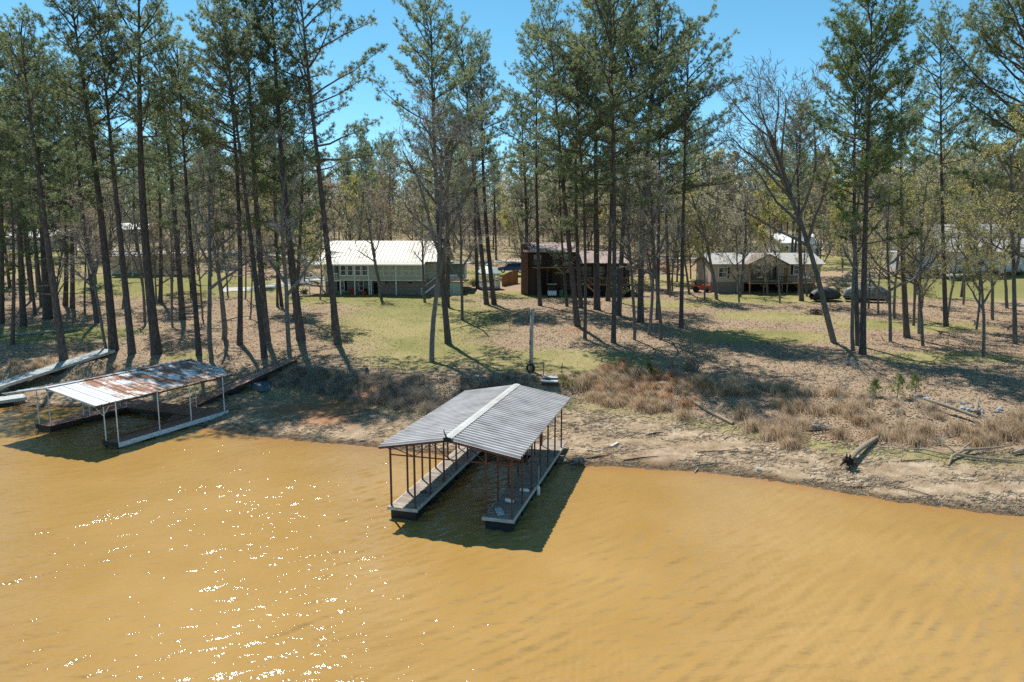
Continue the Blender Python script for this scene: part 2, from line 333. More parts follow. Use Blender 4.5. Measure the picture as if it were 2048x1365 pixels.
    t.links.new(fine, bp.inputs['Height']); t.links.new(bp.outputs[0], b.inputs['Normal'])
    return m
def water_mat():
    m, t, b, out = nodes('muddy_lake_water'); tc = N(t, 'ShaderNodeTexCoord')
    def mapped(scale, rot):
        mp = N(t, 'ShaderNodeMapping'); mp.inputs['Scale'].default_value = scale; mp.inputs['Rotation'].default_value = (0, 0, rot); t.links.new(tc.outputs['Object'], mp.inputs[0]); return mp.outputs[0]
    at = N(t, 'ShaderNodeAttribute', attribute_name='shallow')
    big = noise(t, mapped((1, 1, 1), 0), .12, 3)
    deep = ramp(t, big, [(.35, (.325, .192, .055)), (.65, (.38, .235, .079))])
    mx = N(t, 'ShaderNodeMix', data_type='RGBA'); t.links.new(at.outputs['Fac'], mx.inputs['Factor']); t.links.new(deep, mx.inputs['A']); mx.inputs['B'].default_value = (.32, .165, .052, 1)
    t.links.new(mx.outputs['Result'], b.inputs['Base Color'])
    b.inputs['Roughness'].default_value = .05; b.inputs['IOR'].default_value = 1.4; b.inputs['Specular IOR Level'].default_value = .6
    w1 = noise(t, mapped((.5, 1.6, 1), math.radians(-33)), 1.25, 3, .55)
    w2 = noise(t, mapped((.7, 1.4, 1), math.radians(-20)), 3.3, 3, .55)
    w3 = noise(t, mapped((1, 1.2, 1), math.radians(-30)), 9.5, 2, .5)
    w4 = noise(t, mapped((.5, 1.6, 1), math.radians(-33)), .35, 2, .5)
    def ma(a, k, c):
        x = N(t, 'ShaderNodeMath', operation='MULTIPLY_ADD'); x.inputs[1].default_value = k; t.links.new(a, x.inputs[0])
        if c is not None: t.links.new(c, x.inputs[2])
        else: x.inputs[2].default_value = 0
        return x.outputs[0]
    h = ma(w4, .3, ma(w1, .8, ma(w2, .4, ma(w3, .12, None))))
    bp = N(t, 'ShaderNodeBump'); bp.inputs['Distance'].default_value = .08; bp.inputs['Strength'].default_value = 1
    t.links.new(h, bp.inputs['Height']); t.links.new(bp.outputs[0], b.inputs['Normal'])
    return m

# ---------------------------------------------------------------- ground, water
def axis(segs):
    out = []
    for a, b, d in segs: out += list(np.arange(a, b, d))
    return np.array(out + [segs[-1][1]])
gx = axis([(-1500, -300, 150), (-300, -100, 12), (-100, -50, 2), (-50, 40, .45), (40, 100, 1.5), (100, 300, 12), (300, 1500, 150)])
gy = axis([(-30, 20, 5), (20, 27, 1.2), (27, 58, .35), (58, 110, .8), (110, 200, 2.5), (200, 400, 15), (400, 1700, 130)])
GX, GY = np.meshgrid(gx, gy); GZ = T(GX, GY)
nx, ny = len(gx), len(gy)
idx = np.arange(nx * ny).reshape(ny, nx)
Fq = np.stack([idx[:-1, :-1], idx[:-1, 1:], idx[1:, 1:], idx[1:, :-1]], -1).reshape(-1, 4)
ground = obj('ground', np_mesh('ground', np.stack([GX, GY, GZ], -1).reshape(-1, 3), Fq, True), ground_mat(), kind='structure')
def blob(x, y, cx, cy, rx, ry): return np.exp(-(((x - cx) / rx) ** 2 + ((y - cy) / ry) ** 2) ** 1.5)
LAWNS = [(-10, 76, 11, 20), (-7, 58, 7, 7), (4, 55, 9, 5.5), (-20, 92, 16, 7), (-46, 67, 11, 5.5), (66, 99, 24, 9), (95, 102, 30, 14), (36, 93, 13, 6), (-52, 103, 22, 14), (-14, 118, 22, 12), (24, 112, 18, 7), (2, 97, 12, 5),
         (-28, 57, 3, 2), (60, 125, 30, 12), (-90, 130, 40, 25), (30, 78, 8, 4), (24, 66, 9, 4), (42, 72, 10, 4), (36, 56, 7, 3), (20, 88, 8, 4)]
GREENS = [(66, 99, 22, 8), (95, 102, 30, 14), (-45, 67, 10, 4), (-14, 88, 6, 6), (-22, 95, 16, 5), (-52, 103, 20, 10), (4, 64, 4, 3)]
def zones(x, y):
    s = np.interp(x, SX, SY); f = np.interp(x, FX, FY); c = np.interp(x, CX, CY)
    g = 0 * x; gr = 0 * x
    for q in LAWNS: g = np.maximum(g, blob(x, y, *q))
    for q in GREENS: gr = np.maximum(gr, blob(x, y, *q))
    far = sst(125, 150, y) * .45; g = np.maximum(g, far)
    g = g * sst(0, 2.5, y - c)
    # sparse green on the upper beach
    tb = (y - s) / np.maximum(f - s, .5)
    g = np.maximum(g, .62 * sst(.45, .8, tb) * (1 - sst(.9, 1.1, tb)) * (.55 + .9 * fbm(x * .3, y * .3, 40, 3)))
    sand = 1 - sst(-.6, .6, y - f)
    sand = sand * (1 - .75 * sst(.5, .9, tb) * (y < f))
    clay = .85 * blob(x, y, -13, 47, 6, 3) + .5 * blob(x, y, -12, 43, 5, 2) + .55 * blob(x, y, 6.6, 67, 3, 2) + .6 * blob(x, y, 24, 128, 14, 9) + .35 * blob(x, y, 48, 84, 9, 4) + .22 * (1 - sst(0, .8, y - s)) * sst(-30, -2, x * 0 + y * 0 + 1)
    return g, sand, np.clip(clay, 0, 1), gr
g, sa, cl, gr = zones(GX, GY)
col = ground.data.color_attributes.new('zone', 'FLOAT_COLOR', 'POINT')
col.data.foreach_set('color', np.stack([g, sa, cl, np.clip(gr, 0, 1)], -1).astype(np.float32).ravel())
wet = ground.data.attributes.new('wet', 'FLOAT', 'POINT'); wet.data.foreach_set('value', np.clip(1.0 - GZ / .16, 0, 1).astype(np.float32).ravel())
# water: one sheet with real ripples where the camera looks, calmer far out
wx = axis([(-1500, -60, 120), (-60, -42, 1.5), (-42, -26, .15), (-26, 26, .085), (26, 32, .15), (32, 60, 1.5), (60, 1500, 120)]); wy = axis([(-1500, 0, 100), (0, 16, 1.0), (16, 33, .085), (33, 50.5, .13), (50.5, 70, 4)])
WX, WY = np.meshgrid(wx, wy); ix = np.arange(WX.size).reshape(WX.shape)
Wf = np.stack([ix[:-1, :-1], ix[:-1, 1:], ix[1:, 1:], ix[1:, :-1]], -1).reshape(-1, 4)
wr = np.random.RandomState(17); WZ = 0 * WX
qx = WX + .5 * fbm(WX * .35, WY * .35, 71, 2); qy = WY + .7 * fbm(WX * .3, WY * .3, 72, 2)
for i in range(26):
    lam = wr.uniform(.55, 1.25) if i < 9 else (wr.uniform(.36, .62) if i < 17 else wr.uniform(.24, .36)); th = math.radians(-57) + wr.normal() * (.3 if i < 9 else .5); k_ = 2 * math.pi / lam
    ph = k_ * (qx * math.cos(th) + qy * math.sin(th)) + wr.uniform(0, 6.28)
    s_ = (np.sin(ph) + 1) / 2
    env = np.clip(fbm(WX * (.16 if i < 9 else .3) + i * 3, WY * (.3 if i < 9 else .45), 80 + i, 2) * 2.4 - .45, .05, 1.7)
    WZ += (.06 if i < 9 else (.115 if i < 17 else .1)) * lam / (2 * math.pi) * env * (2 * s_ ** 1.6 - .9)
fade = sst(-60, -45, WX) * (1 - sst(30, 45, WX)) * sst(4, 15, WY) * (1 - sst(49, 51, WY)) * (.35 + .65 * sst(0, 3, np.interp(WX, SX, SY) - WY))
calm = 1 - .55 * np.exp(-(((WX - 12) / 9) ** 2 + ((WY - 29) / 6) ** 2))
WZ = WZ * fade * calm
water = obj('lake_water', np_mesh('lake_water', np.stack([WX, WY, WZ], -1).reshape(-1, 3), Wf, True), water_mat(), kind='structure')
sh = np.clip(1 - (np.interp(WX, SX, SY) - WY) / 2.2, 0, 1) ** 2
wa = water.data.attributes.new('shallow', 'FLOAT', 'POINT'); wa.data.foreach_set('value', sh.astype(np.float32).ravel())
# road, drive
def strip(name, pts, w, mat, lift=.05, label=None):
    P = []; 
    pts = np.array(pts, float)
    ts = np.linspace(0, len(pts) - 1, 60); X = np.interp(ts, range(len(pts)), pts[:, 0]); Y = np.interp(ts, range(len(pts)), pts[:, 1])
    dx = np.gradient(X); dy = np.gradient(Y); l = np.hypot(dx, dy); ox, oy = -dy / l * w / 2, dx / l * w / 2
    V = []; k = 6
    for i in range(60):
        for j in range(k + 1):
            a = -1 + 2 * j / k; x = X[i] + ox[i] * a; y = Y[i] + oy[i] * a; V.append((x, y, Tz(x, y) + lift))
    F = [(i * (k + 1) + j, i * (k + 1) + j + 1, (i + 1) * (k + 1) + j + 1, (i + 1) * (k + 1) + j) for i in range(59) for j in range(k)]
    return obj(name, np_mesh(name, V, F, True), mat, kind='structure')
strip('concrete_drive', [(-43, 101), (-37, 106), (-33, 117), (-24, 122), (-14, 124)], 3.6, MAT['concrete'], .06)
strip('gravel_road', [(-120, 150), (-60, 142), (-12, 138), (10, 140), (40, 146), (90, 152)], 5, MAT['gravel'], .12)
# ---------------------------------------------------------------- docks
def child_copy(src, parent, loc, rot=(0, 0, 0), scale=None):
    c = src.copy(); C.objects.link(c); c.parent = parent; c.location = loc; c.rotation_euler = rot
    if scale: c.scale = scale
    return c
R = math.radians
dock = thing('boat_dock', 'open boat dock with striped grey tin gable roof on rusty posts, in the middle', 'boat dock', (-2.65, 27.62, 0), R(-15.5))
rng = random.Random(3)
DL = 10.6
plank0 = MB().box(-.61, .61, -.066, .066, -.02, .02).build('plank', MAT['deckwood'], dock)
first = True
for side in (-1, 1):
    n = int(DL / .142)
    for i in range(n):
        loc = (side * 2.16, .08 + i * .142, .53 + rng.uniform(-.004, .004))
        rz = rng.uniform(-.004, .004)
        if first: plank0.location = loc; first = False
        else: child_copy(plank0, dock, loc, (0, 0, rz), (1 + rng.uniform(-.012, .012), 1, 1))
    x0, x1 = (side * 2.16 - .61, side * 2.16 + .61)
    MB().box(x0 - .05, x0 - .003, 0, DL, .4, .545).build('edge_board', MAT['fascia'], dock)
    MB().box(x1 + .003, x1 + .05, 0, DL, .4, .545).build('edge_board', MAT['fascia'], dock)
    MB().box(x0 - .1, x1 + .1, -.06, -.003, .41, .553).build('end_board', MAT['fascia'], dock)
    for k in range(6):
        y0 = .06 + k * 1.75
        MB().box(x0 + .02, x1 - .02, y0, y0 + 1.25, -.25, .38).build('float', MAT['black'], dock)
for i in range(9):
    child_copy(plank0, dock, (0, 9.4 + i * .142, .532), (0, 0, 0), (2.46, 1, 1))
MB().box(-1.5, 1.5, 9.26, 9.31, .3, .545).build('edge_board', MAT['fascia'], dock)
for i in range(8):
    child_copy(plank0, dock, (2.16, DL + .1 + i * .142, .5), (.02, 0, 0), (1.05, 1, 1))
EAVE, RIDGE, HW, Y0, Y1 = 3.24, 3.8, 3.14, -.12, 10.95
PY = [.08 + i * 1.72 for i in range(7)]
for side in (-1, 1):
    for y in PY:
        for ax in (2.72, 1.61):
            zt = RIDGE - (RIDGE - EAVE) * ax / HW - .09
            MB().box(side * ax - .035, side * ax + .035, y - .035, y + .035, .55, zt).build('post', MAT['rust'], dock)
    for ax in (2.72, 1.61):
        zt = RIDGE - (RIDGE - EAVE) * ax / HW - .07
        MB().box(side * ax - .03, side * ax + .03, Y0 + .05, Y1 - .05, zt - .09, zt - .02).build('eave_beam', MAT['rust'], dock)
for i, y in enumerate(PY):
    for s in (-1, 1):
        MB().bar((s * 3.1, y, EAVE - .055), (0, y, RIDGE - .055), .05, .07).build('rafter', MAT['rust'], dock)
    if i in (0, 2, 4, 6):
        t = MB().bar((-2.72, y, 2.86), (2.72, y, 2.86), .035, .05)
        for s in (-1, 1):
            t.bar((s * 1.6, y, 2.86), (s * .8, y, RIDGE - .28), .03); t.bar((s * 1.6, y, 2.86), (s * 2.7, y, 3.2), .03)
            t.bar((0, y, 2.86), (s * .8, y, RIDGE - .28), .03)
        t.build('truss', MAT['rust'], dock)
MB().bar((0, Y0 + .1, RIDGE - .12), (0, Y1 - .1, RIDGE - .12), .06, .08).build('ridge_beam', MAT['rust'], dock)
for s in (-1, 1):
    MB().bar((s * 3.15, Y0 - .012, EAVE - .06), (0, Y0 - .012, RIDGE - .06), .03, .1).build('gable_trim', MAT['rust'], dock)
def corrugated(width, nper, amp, run, drop):
    """sheet: y 0..width in deep trapezoid ribs, x 0..run falling by drop"""
    V = []; F = []; per = width / nper; ys = []; hs = []
    for k in range(nper):
        for ph, h in ((0, 0), (.17, 0), (.36, 1), (.79, 1)): ys.append((k + ph) * per); hs.append(h * amp)
    ys.append(width); hs.append(0)
    for y, h in zip(ys, hs): V += [(0, y, h), (run, y, h - drop)]
    for j in range(len(ys) - 1): F.append((2 * j, 2 * j + 1, 2 * j + 3, 2 * j + 2))
    return V, F
npan = 12; pw = (Y1 - Y0) / npan
V, F = corrugated(pw, 3, .085, HW, RIDGE - EAVE)
pme = np_mesh('roof_panel', V, F); pme.materials.append(MAT['tin'])
V2 = [(-x, y, z) for x, y, z in V]; pme2 = np_mesh('roof_panel', V2, [f[::-1] for f in F]); pme2.materials.append(MAT['tin'])
for k in range(npan):
    for me in (pme, pme2):
        o = obj('roof_panel', me, None, dock); o.location = (0, Y0 + k * pw, RIDGE - .01 + (.004 if k % 2 else 0))
rc = MB()
for s in (-1, 1):
    a = .2; z1 = RIDGE - (RIDGE - EAVE) * a / HW + .1
    rc.add([(0, Y0 - .03, RIDGE + .11), (s * a, Y0 - .03, z1), (s * a, Y1 + .03, z1), (0, Y1 + .03, RIDGE + .11)], [(0, 1, 2, 3) if s > 0 else (3, 2, 1, 0)])
rc.build('ridge_cap', MAT['tincap'], dock)
MB().box(-.16, .16, Y0 - .09, Y0 - .05, RIDGE - .1, RIDGE + .1).bar((-.05, Y0 - .07, RIDGE + .1), (-.14, Y0 - .07, RIDGE + .42), .03).bar((.05, Y0 - .07, RIDGE + .05), (-.1, Y0 - .07, RIDGE + .28), .03).build('ridge_bracket', MAT['rubber'], dock)
def on_dock(x, y, z): return dock_m @ Vector((x, y, z))
dock_m = Matrix.Translation((-2.65, 27.62, 0)) @ Matrix.Rotation(R(-15.5), 4, 'Z')
def fender(loc, axis, label, s=1):
    o = thing('dock_fender', label, 'fender', loc, 0, 'white fenders on the middle dock')
    b = MB().lathe([(.0, -.2), (.06, -.19), (.075, -.15), (.078, .12), (.06, .17), (.03, .2), (.02, .24), (0, .24)], 12).build('body', MAT['white'], o, True)
    e = MB().lathe([(.025, .24), (.03, .26), (.02, .3), (0, .3)], 8).build('eye', MAT['navy'], o)
    o.rotation_euler = axis; o.scale = (s, s, s); return o
fender(on_dock(2.9, 4.1, .33), (0, 0, .3), 'white fender hanging from the outer edge of the middle dock', 1.15)
fender(on_dock(2.45, 3.2, .64), (R(90), 0, R(70)), 'white fender lying on the right walkway, farther of two', 1.1)
fender(on_dock(2.15, 1.75, .645), (R(90), 0, R(50)), 'white fender lying on the right walkway, nearer of two', 1.15)
o = MB().bar((-.0, -.36, 0), (0, .36, 0), .3, .04).build('loose_board', MAT['deckgrey']); o.location = on_dock(2.02, .65, .575); o.rotation_euler = (0, 0, R(12))
tag(o, 'loose grey board lying at the front of the right walkway', 'board')
rp = [(on_dock(2.72, 5.0, 1.2) + Vector((0, 0, -.0))), on_dock(2.78, 4.7, .75), on_dock(2.86, 4.35, .62), on_dock(2.9, 4.1, .62)]
tag(MB().tube(rp, .012, 5).build('fender_rope', MAT['white']), 'thin rope from a rusty post to the hanging fender', 'rope')
o = MB().tube([on_dock(-2.0 + .14 * math.cos(a), 1.9 + .14 * math.sin(a), .57) for a in np.linspace(0, 6.0, 18)], .02, 5).build('coiled_rope', MAT['rubber'])
tag(o, 'dark coil of rope on the left walkway', 'rope')

# left dock
ldock = thing('boat_dock', 'boat dock with rusty white tin roof and white posts, at the left', 'boat dock', (-22.8, 38.25, -.18), R(-22.5))
lm = Matrix.Translation((-22.8, 38.25, -.18)) @ Matrix.Rotation(R(-22.5), 4, 'Z')
def decking(parent, x0, x1, y0, y1, z, mat, along='y', w=.14, name='decking'):
    mb = MB(); r2 = random.Random(int(abs(x0 * 31 + y0 * 7)))
    a = y0 if along == 'y' else x0; b = y1 if along == 'y' else x1
    while a < b - .02:
        e = min(a + w - .012, b); dz = r2.uniform(-.004, .004)
        if along == 'y': mb.box(x0, x1, a, e, z - .04, z + dz)
        else: mb.box(a, e, y0, y1, z - .04, z + dz)
        a += w
    return mb.build(name, mat, parent)
decking(ldock, -1.2, 0, 0, 8.3, .55, MAT['deckred'])
decking(ldock, -8.5, -7.2, .9, 8.3, .56, MAT['deckred'])
decking(ldock, -7.19, -1.21, 6.2, 8.3, .545, MAT['deckred'], 'x')
g = MB().prism([(-1.26, 6.13), (-2.6, 6.13), (-1.26, 4.2)], .5, .54).build('corner_gusset', MAT['deckred'], ldock)
g.data.transform(Matrix(((0, 1, 0, 0), (0, 0, 1, 0), (1, 0, 0, 0), (0, 0, 0, 1))))
for (x0, x1, y0, y1, m) in ((.003, .05, -.02, 8.35, 'whitepost'), (-1.25, -1.203, 0, 6.2, 'darkwood'), (-7.197, -7.15, .9, 6.2, 'darkwood'), (-8.55, -8.503, .9, 8.3, 'darkwood'), (-1.25, .05, -.07, -.023, 'darkwood'), (-8.55, -7.15, .83, .88, 'darkwood'), (-7.14, -1.26, 6.14, 6.19, 'darkwood')):
    MB().box(x0, x1, y0, y1, .3, .57).build('edge_board', MAT[m], ldock)
for (x0, x1, y0, y1) in ((-1.15, -.05, .1, 1.6), (-1.15, -.05, 2.6, 4.0), (-1.15, -.05, 5, 6.2), (-8.4, -7.3, 1, 2.4), (-8.4, -7.3, 3.2, 4.6), (-8.4, -7.3, 5.6, 7), (-6, -4.6, 6.3, 7.6), (-3.4, -2, 6.3, 7.6)):
    MB().box(x0, x1, y0, y1, -.2, .3).build('float', MAT['floatgrey'], ldock)
for (x0, x1, y0, y1) in ((-1.2, -.02, 0, 8.3), (-8.5, -7.2, .9, 8.3)):
    MB().box(x0 + .04, x0 + .1, y0, y1, .2, .5).box(x1 - .1, x1 - .04, y0, y1, .2, .5).build('joist', MAT['black'], ldock)
LE, LR = 3.0, 3.68; LX = -4.15; LHW = 4.05; LY0, LY1 = -1.15, 9.35
def roofz(x): return LR - (LR - LE) * abs(x - LX) / LHW
for (x, y) in ((-.08, .1), (-1.12, .1), (-.08, 2.9), (-.08, 5.3), (-.08, 8.1), (-8.4, 1.0), (-7.3, 1.0), (-7.3, 3.6), (-7.9, 3.6), (-7.3, 6.3), (-7.9, 6.3), (-5.4, 8.15), (-2.7, 8.15), (-7.9, 8.2)):
    MB().tube([(x, y, .55), (x, y, roofz(x) - .06)], .034, 7).build('post', MAT['whitepost'], ldock)
for x in (-.12, -4.15, -8.1):
    MB().box(x - .03, x + .03, LY0 + .05, LY1 - .05, roofz(x) - .16, roofz(x) - .07).build('eave_beam', MAT['rust'], ldock)
for y in (LY0 + .1, 1.0, 3.0, 5.2, 8.1):
    for s in (-1, 1):
        MB().bar((LX + s * 4.0, y, LE - .05), (LX, y, LR - .05), .05, .06).build('rafter', MAT['fascia'], ldock)
MB().bar((-1.12, .1, 2.1), (-.4, .1, 2.95), .03).bar((-7.3, 1, 2.2), (-6.3, 1, 3.1), .03).bar((-1.12, .1, 2.0), (-3.2, .1, 3.4), .03).build('brace', MAT['whitepost'], ldock)
nlp = 12; lpw = (LY1 - LY0) / nlp
def ribbed(width, run, drop):
    V = []; F = []; ys = [0, .02, .05, .07, width / 2 - .025, width / 2 - .01, width / 2 + .01, width / 2 + .025, width]; hs = [0, .035, .035, 0, 0, .02, .02, 0, 0]
    for y, h in zip(ys, hs): V += [(0, y, h), (run, y, h - drop)]
    for j in range(len(ys) - 1): F.append((2 * j, 2 * j + 1, 2 * j + 3, 2 * j + 2))
    return V, F
for s in (-1, 1):
    for k in range(nlp):
        V, F = ribbed(lpw, LHW, LR - LE)
        V = [(LX + s * x, LY0 + k * lpw + y, LR + z) for x, y, z in V]
        obj('roof_panel', np_mesh('roof_panel', V, F if s > 0 else [f[::-1] for f in F]), MAT['rustroof'], ldock)
MB().bar((LX, LY0 - .03, LR + .045), (LX, LY1 + .03, LR + .045), .22, .03).build('ridge_cap', MAT['rustroof'], ldock)
def at_l(x, y, z): return lm @ Vector((x, y, z))
def gangway(name, label, a, b, w, mat, side, supports=3, legm='black'):
    a, b = Vector(a), Vector(b); d = b - a; L = d.length
    o = thing(name, label, 'gangway', a, 0)
    yaw = math.atan2(-d.x, d.y); pit = math.asin(d.z / L)
    o.rotation_euler = (pit, 0, yaw)
    decking(o, -w / 2, w / 2, 0, L, 0, MAT[mat])
    for s in (-1, 1):
        MB().box(s * w / 2 + (.002 if s > 0 else -.05), s * w / 2 + (.05 if s > 0 else -.002), 0, L, -.2, .02).build('edge_board', MAT[side], o)
    for k in range(supports):
        y = L * (k + .5) / supports
        MB().box(-w / 2 + .08, w / 2 - .08, y - .5, y + .5, -.55, -.05).build('float', MAT[legm], o)
    return o
p0 = at_l(-3.6, 8.35, .55)
gangway('gangway', 'brown plank gangway from the rusty-roofed dock up the bank', (p0.x, p0.y, p0.z + .01), (-18.0, 54.9, 2.42), 1.25, 'deckred', 'darkwood', 4)
gangway('gangway', 'long grey plank gangway at the left edge, reaching the bank', (-40.6, 47.6, .6), (-35.0, 58.6, 2.62), 1.5, 'deckgrey', 'fascia', 4)
gangway('gangway', 'lower grey walkway at the left edge, beside the long gangway', (-42.0, 44.5, .42), (-36.5, 50.0, .5), 1.6, 'deckgrey', 'fascia', 3)
tag(MB().tube([(-34.3, 49.2, .9), (-31.5, 53.0, 1.6), (-29.9, 55.6, 2.15)], .045, 6).build('mooring_pole', MAT['fascia']), 'long pale pole lying from the bank to the rusty-roofed dock', 'pole')
# overturned small boat beneath the brown gangway
bt = thing('jon_boat', 'upturned slate blue jon boat beside the brown gangway', 'boat', (-19.6, 51.6, Tz(-19.6, 51.6) - .03), R(-50))
V = []; 
secs = [(-1.7, .55, .42), (-.6, .62, .45), (.6, .6, .45), (1.4, .48, .38), (1.75, .4, .2)]
for x, w, h in secs: V += [(x, -w, 0), (x, -w * .78, h), (x, w * .78, h), (x, w, 0)]
Fb = [(4 * i + j, 4 * i + 4 + j, 4 * i + 5 + j, 4 * i + 1 + j) for i in range(4) for j in range(3)]
mb = MB().add(V, Fb + [(0, 1, 2, 3), (19, 18, 17, 16)]); mb.build('hull', MAT['bluehull'], bt)
MB().box(-1.72, 1.5, -.64, -.6, -.02, .05).box(-1.72, 1.5, .6, .64, -.02, .05).build('gunwale', MAT['chrome'], bt)
MB().box(-1.5, 1.6, -.04, .04, .38, .47).build('keel', MAT['bluehull'], bt)

# ramp, steps, pole with tyre, stakes
st = thing('dock_ramp', 'short grey board ramp behind the striped roof', 'ramp', (2.15, 46.6, 0), R(-12))
z0, z1 = Tz(2.1, 45.6) + .25, Tz(2.4, 48.2) + .12
for k in range(9):
    y = -1.2 + k * .29
    q = MB().box(-.8, .8, y, y + .27, z0 + (z1 - z0) * k / 8 - .05, z0 + (z1 - z0) * k / 8).build('plank', MAT['deckgrey'], st)
MB().box(-.8, -.7, -1.2, 1.4, z0 - .35, z0 - .06).box(.7, .8, -1.2, 1.4, z0 - .35, z0 - .06).build('rail', MAT['darkwood'], st)
sp = thing('wooden_steps', 'weathered grey wooden step box at the top of the ramp', 'steps', (2.75, 49.0, Tz(2.75, 49) - .05), R(-8))
MB().box(-.62, .62, -.3, .35, .25, .32).build('tread', MAT['deckgrey'], sp); MB().box(-.6, .6, -.26, .3, 0, .245).build('riser', MAT['darkwood'], sp)
MB().box(-.55, .55, .36, .8, .42, .48).build('tread', MAT['deckgrey'], sp); MB().box(-.53, .53, .38, .76, .0, .415).build('riser', MAT['darkwood'], sp)
pz = Tz(1.5, 51.7)
pole = thing('utility_stub', 'grey wooden pole stub standing at the lawn edge with meter boxes', 'pole', (1.5, 51.7, pz - .1))
MB().tube([(0, 0, 0), (-.02, 0, 2.5), (.03, 0, 5.0)], [.16, .145, .125], 10).build('shaft', MAT['greywood'], pole, True)
MB().box(-.2, -.02, -.2, -.1, 4.45, 4.72).bar((-.2, -.12, 4.85), (.1, -.12, 4.85), .06).build('switch_box', MAT['silver'], pole)
MB().box(-.21, -.05, -.17, -.06, .6, 1.0).box(-.19, -.05, -.17, -.06, 2.2, 2.5).build('meter_box', MAT['silver'], pole)
MB().tube([(-.13, -.1, .1), (-.14, -.1, 4.5)], .02, 5).build('conduit', MAT['silver'], pole)
ty = thing('old_tyre', 'black tyre leaning against the wooden pole stub', 'tyre', (1.42, 51.4, pz + .33))
V = []; n1, n2 = 24, 10
for i in range(n1):
    a = 2 * math.pi * i / n1
    for j in range(n2):
        b = 2 * math.pi * j / n2; r = .31 + .085 * math.cos(b); V.append((r * math.cos(a), .1 * math.sin(b), r * math.sin(a) * 1.0))
F = [(i * n2 + j, ((i + 1) % n1) * n2 + j, ((i + 1) % n1) * n2 + (j + 1) % n2, i * n2 + (j + 1) % n2) for i in range(n1) for j in range(n2)]
MB().add(V, F).build('tread', MAT['rubber'], ty, True); ty.rotation_euler = (R(-12), 0, R(20)); ty.scale = (.92, .92, 1.0)
for k, (x, y, h, l) in enumerate(((2.35, 50.4, 1.0, 'thin dark stake left of the wooden steps'), (3.75, 50.6, .95, 'thin dark stake right of the wooden steps'), (-38.2, 54.9, .5, 'short stake in the tan grass at the far left'))):
    tag(MB().tube([(x, y, Tz(x, y) - .1), (x + .03, y, Tz(x, y) + h)], .028, 6).build('stake', MAT['darkroot']), l, 'stake')
lp = thing('yard_lamp', 'slim black lamp post beside the tall pine on the lawn', 'lamp post', (-17.2, 64.7, Tz(-17.2, 64.7) - .05))
MB().tube([(0, 0, 0), (0, 0, 4.2)], [.06, .045], 8).build('post', MAT['rubber'], lp)
MB().lathe([(.0, 4.2), (.12, 4.22), (.15, 4.5), (.09, 4.52), (0, 4.62)], 8).build('lantern', MAT['silver'], lp)

# ---------------------------------------------------------------- houses
def part(name, mat, parent, *boxes):
    mb = MB()
    for b in boxes: mb.box(*b)
    return mb.build(name, MAT[mat], parent)
def window(parent, x, z, w, h, y=0, trim='white', bars=True, shutters=None, pane='glass', t=.09):
    f = part('window', trim, parent, (x - t, x, y - .07, y - .003, z - t, z + h + t), (x + w, x + w + t, y - .07, y - .003, z - t, z + h + t), (x, x + w, y - .07, y - .003, z - t, z), (x, x + w, y - .07, y - .003, z + h, z + h + t))
    part('pane', pane, f, (x, x + w, y - .03, y - .006, z, z + h))
    if bars: part('sash_bar', trim, f, (x, x + w, y - .055, y - .032, z + h / 2 - .03, z + h / 2 + .03))
    if shutters:
        for s in shutters:
            xx = x - t - .32 if s < 0 else x + w + t + .02
            part('shutter', 'dark', parent, (xx, xx + .3, y - .05, y - .004, z - t, z + h + t))
    return f
def gable_roof(parent, mat, x0, x1, y0, y1, ze, zr, seam=0, th=.1, name='roof'):
    ym = (y0 + y1) / 2
    o = MB().prism([(y0, ze), (ym, zr), (y1, ze), (y1, ze - th), (ym, zr - th), (y0, ze - th)], x0, x1).build(name, MAT[mat], parent)
    if seam:
        k = int((x1 - x0) / seam)
        for i in range(k + 1):
            x = x0 + .03 + i * (x1 - x0 - .06) / k
            MB().bar((x, y0, ze + .03), (x, ym, zr + .03), .07, .1).build('seam', MAT[mat], o)
    return o
def gable_wall(parent, mat, x0, x1, y0, y1, zb, ze, zr, name='wall'):
    ym = (y0 + y1) / 2
    return MB().prism([(y0, zb), (y1, zb), (y1, ze), (ym, zr), (y0, ze)], x0, x1).build(name, MAT[mat], parent)
# sage green house
h1 = thing('green_house', 'long sage green two-level house with cream metal roof behind the lawn', 'house', (-27.0, 98.4, 4.05), R(-3))
gable_wall(h1, 'sage', 0, 16.8, 0, 11, 2.36, 4.72, 7.5, 'upper_wall')
part('upper_bay', 'sage', h1, (2.6, 14.9, -1.5, -.003, 2.36, 4.55))
part('lower_wall', 'sagelow', h1, (0, 7.2, .4, 10.8, -.3, 2.35)); part('lower_wall', 'brick', h1, (7.21, 16.8, -.6, 10.8, -.3, 2.35))
gable_roof(h1, 'creamroof', -.6, 17.3, -.7, 11.7, 4.95, 7.85, .55)
pr = MB().prism([(-.55, 5.02), (-.55, 4.92), (-2.1, 4.5), (-2.1, 4.6)], -2.5, 14.9).build('porch_roof', MAT['creamroof'], h1)
part('gutter', 'white', h1, (-2.5, 14.9, -2.2, -2.1, 4.42, 4.56))
part('floor_band', 'white', h1, (2.55, 14.95, -1.56, -1.503, 2.3, 2.42)); part('belt_board', 'white', h1, (2.6, 14.9, -1.54, -1.503, 2.95, 3.0))
for i in range(4): window(h1, 2.95 + i * 1.0 + (.08 if i > 1 else 0), 3.08, .68, 1.28, -1.5)
for i in range(7): window(h1, 8.15 + i * .92, 3.02, .7, 1.36, -1.5, 'white', True, None, 'sage', .05)
for x in (2.8, 4.85, 6.9, 7.2, 10.75): part('post', 'white', h1, (x - .07, x + .07, -1.5, -1.36, -.3, 2.35 if x != 7.2 else 2.34))
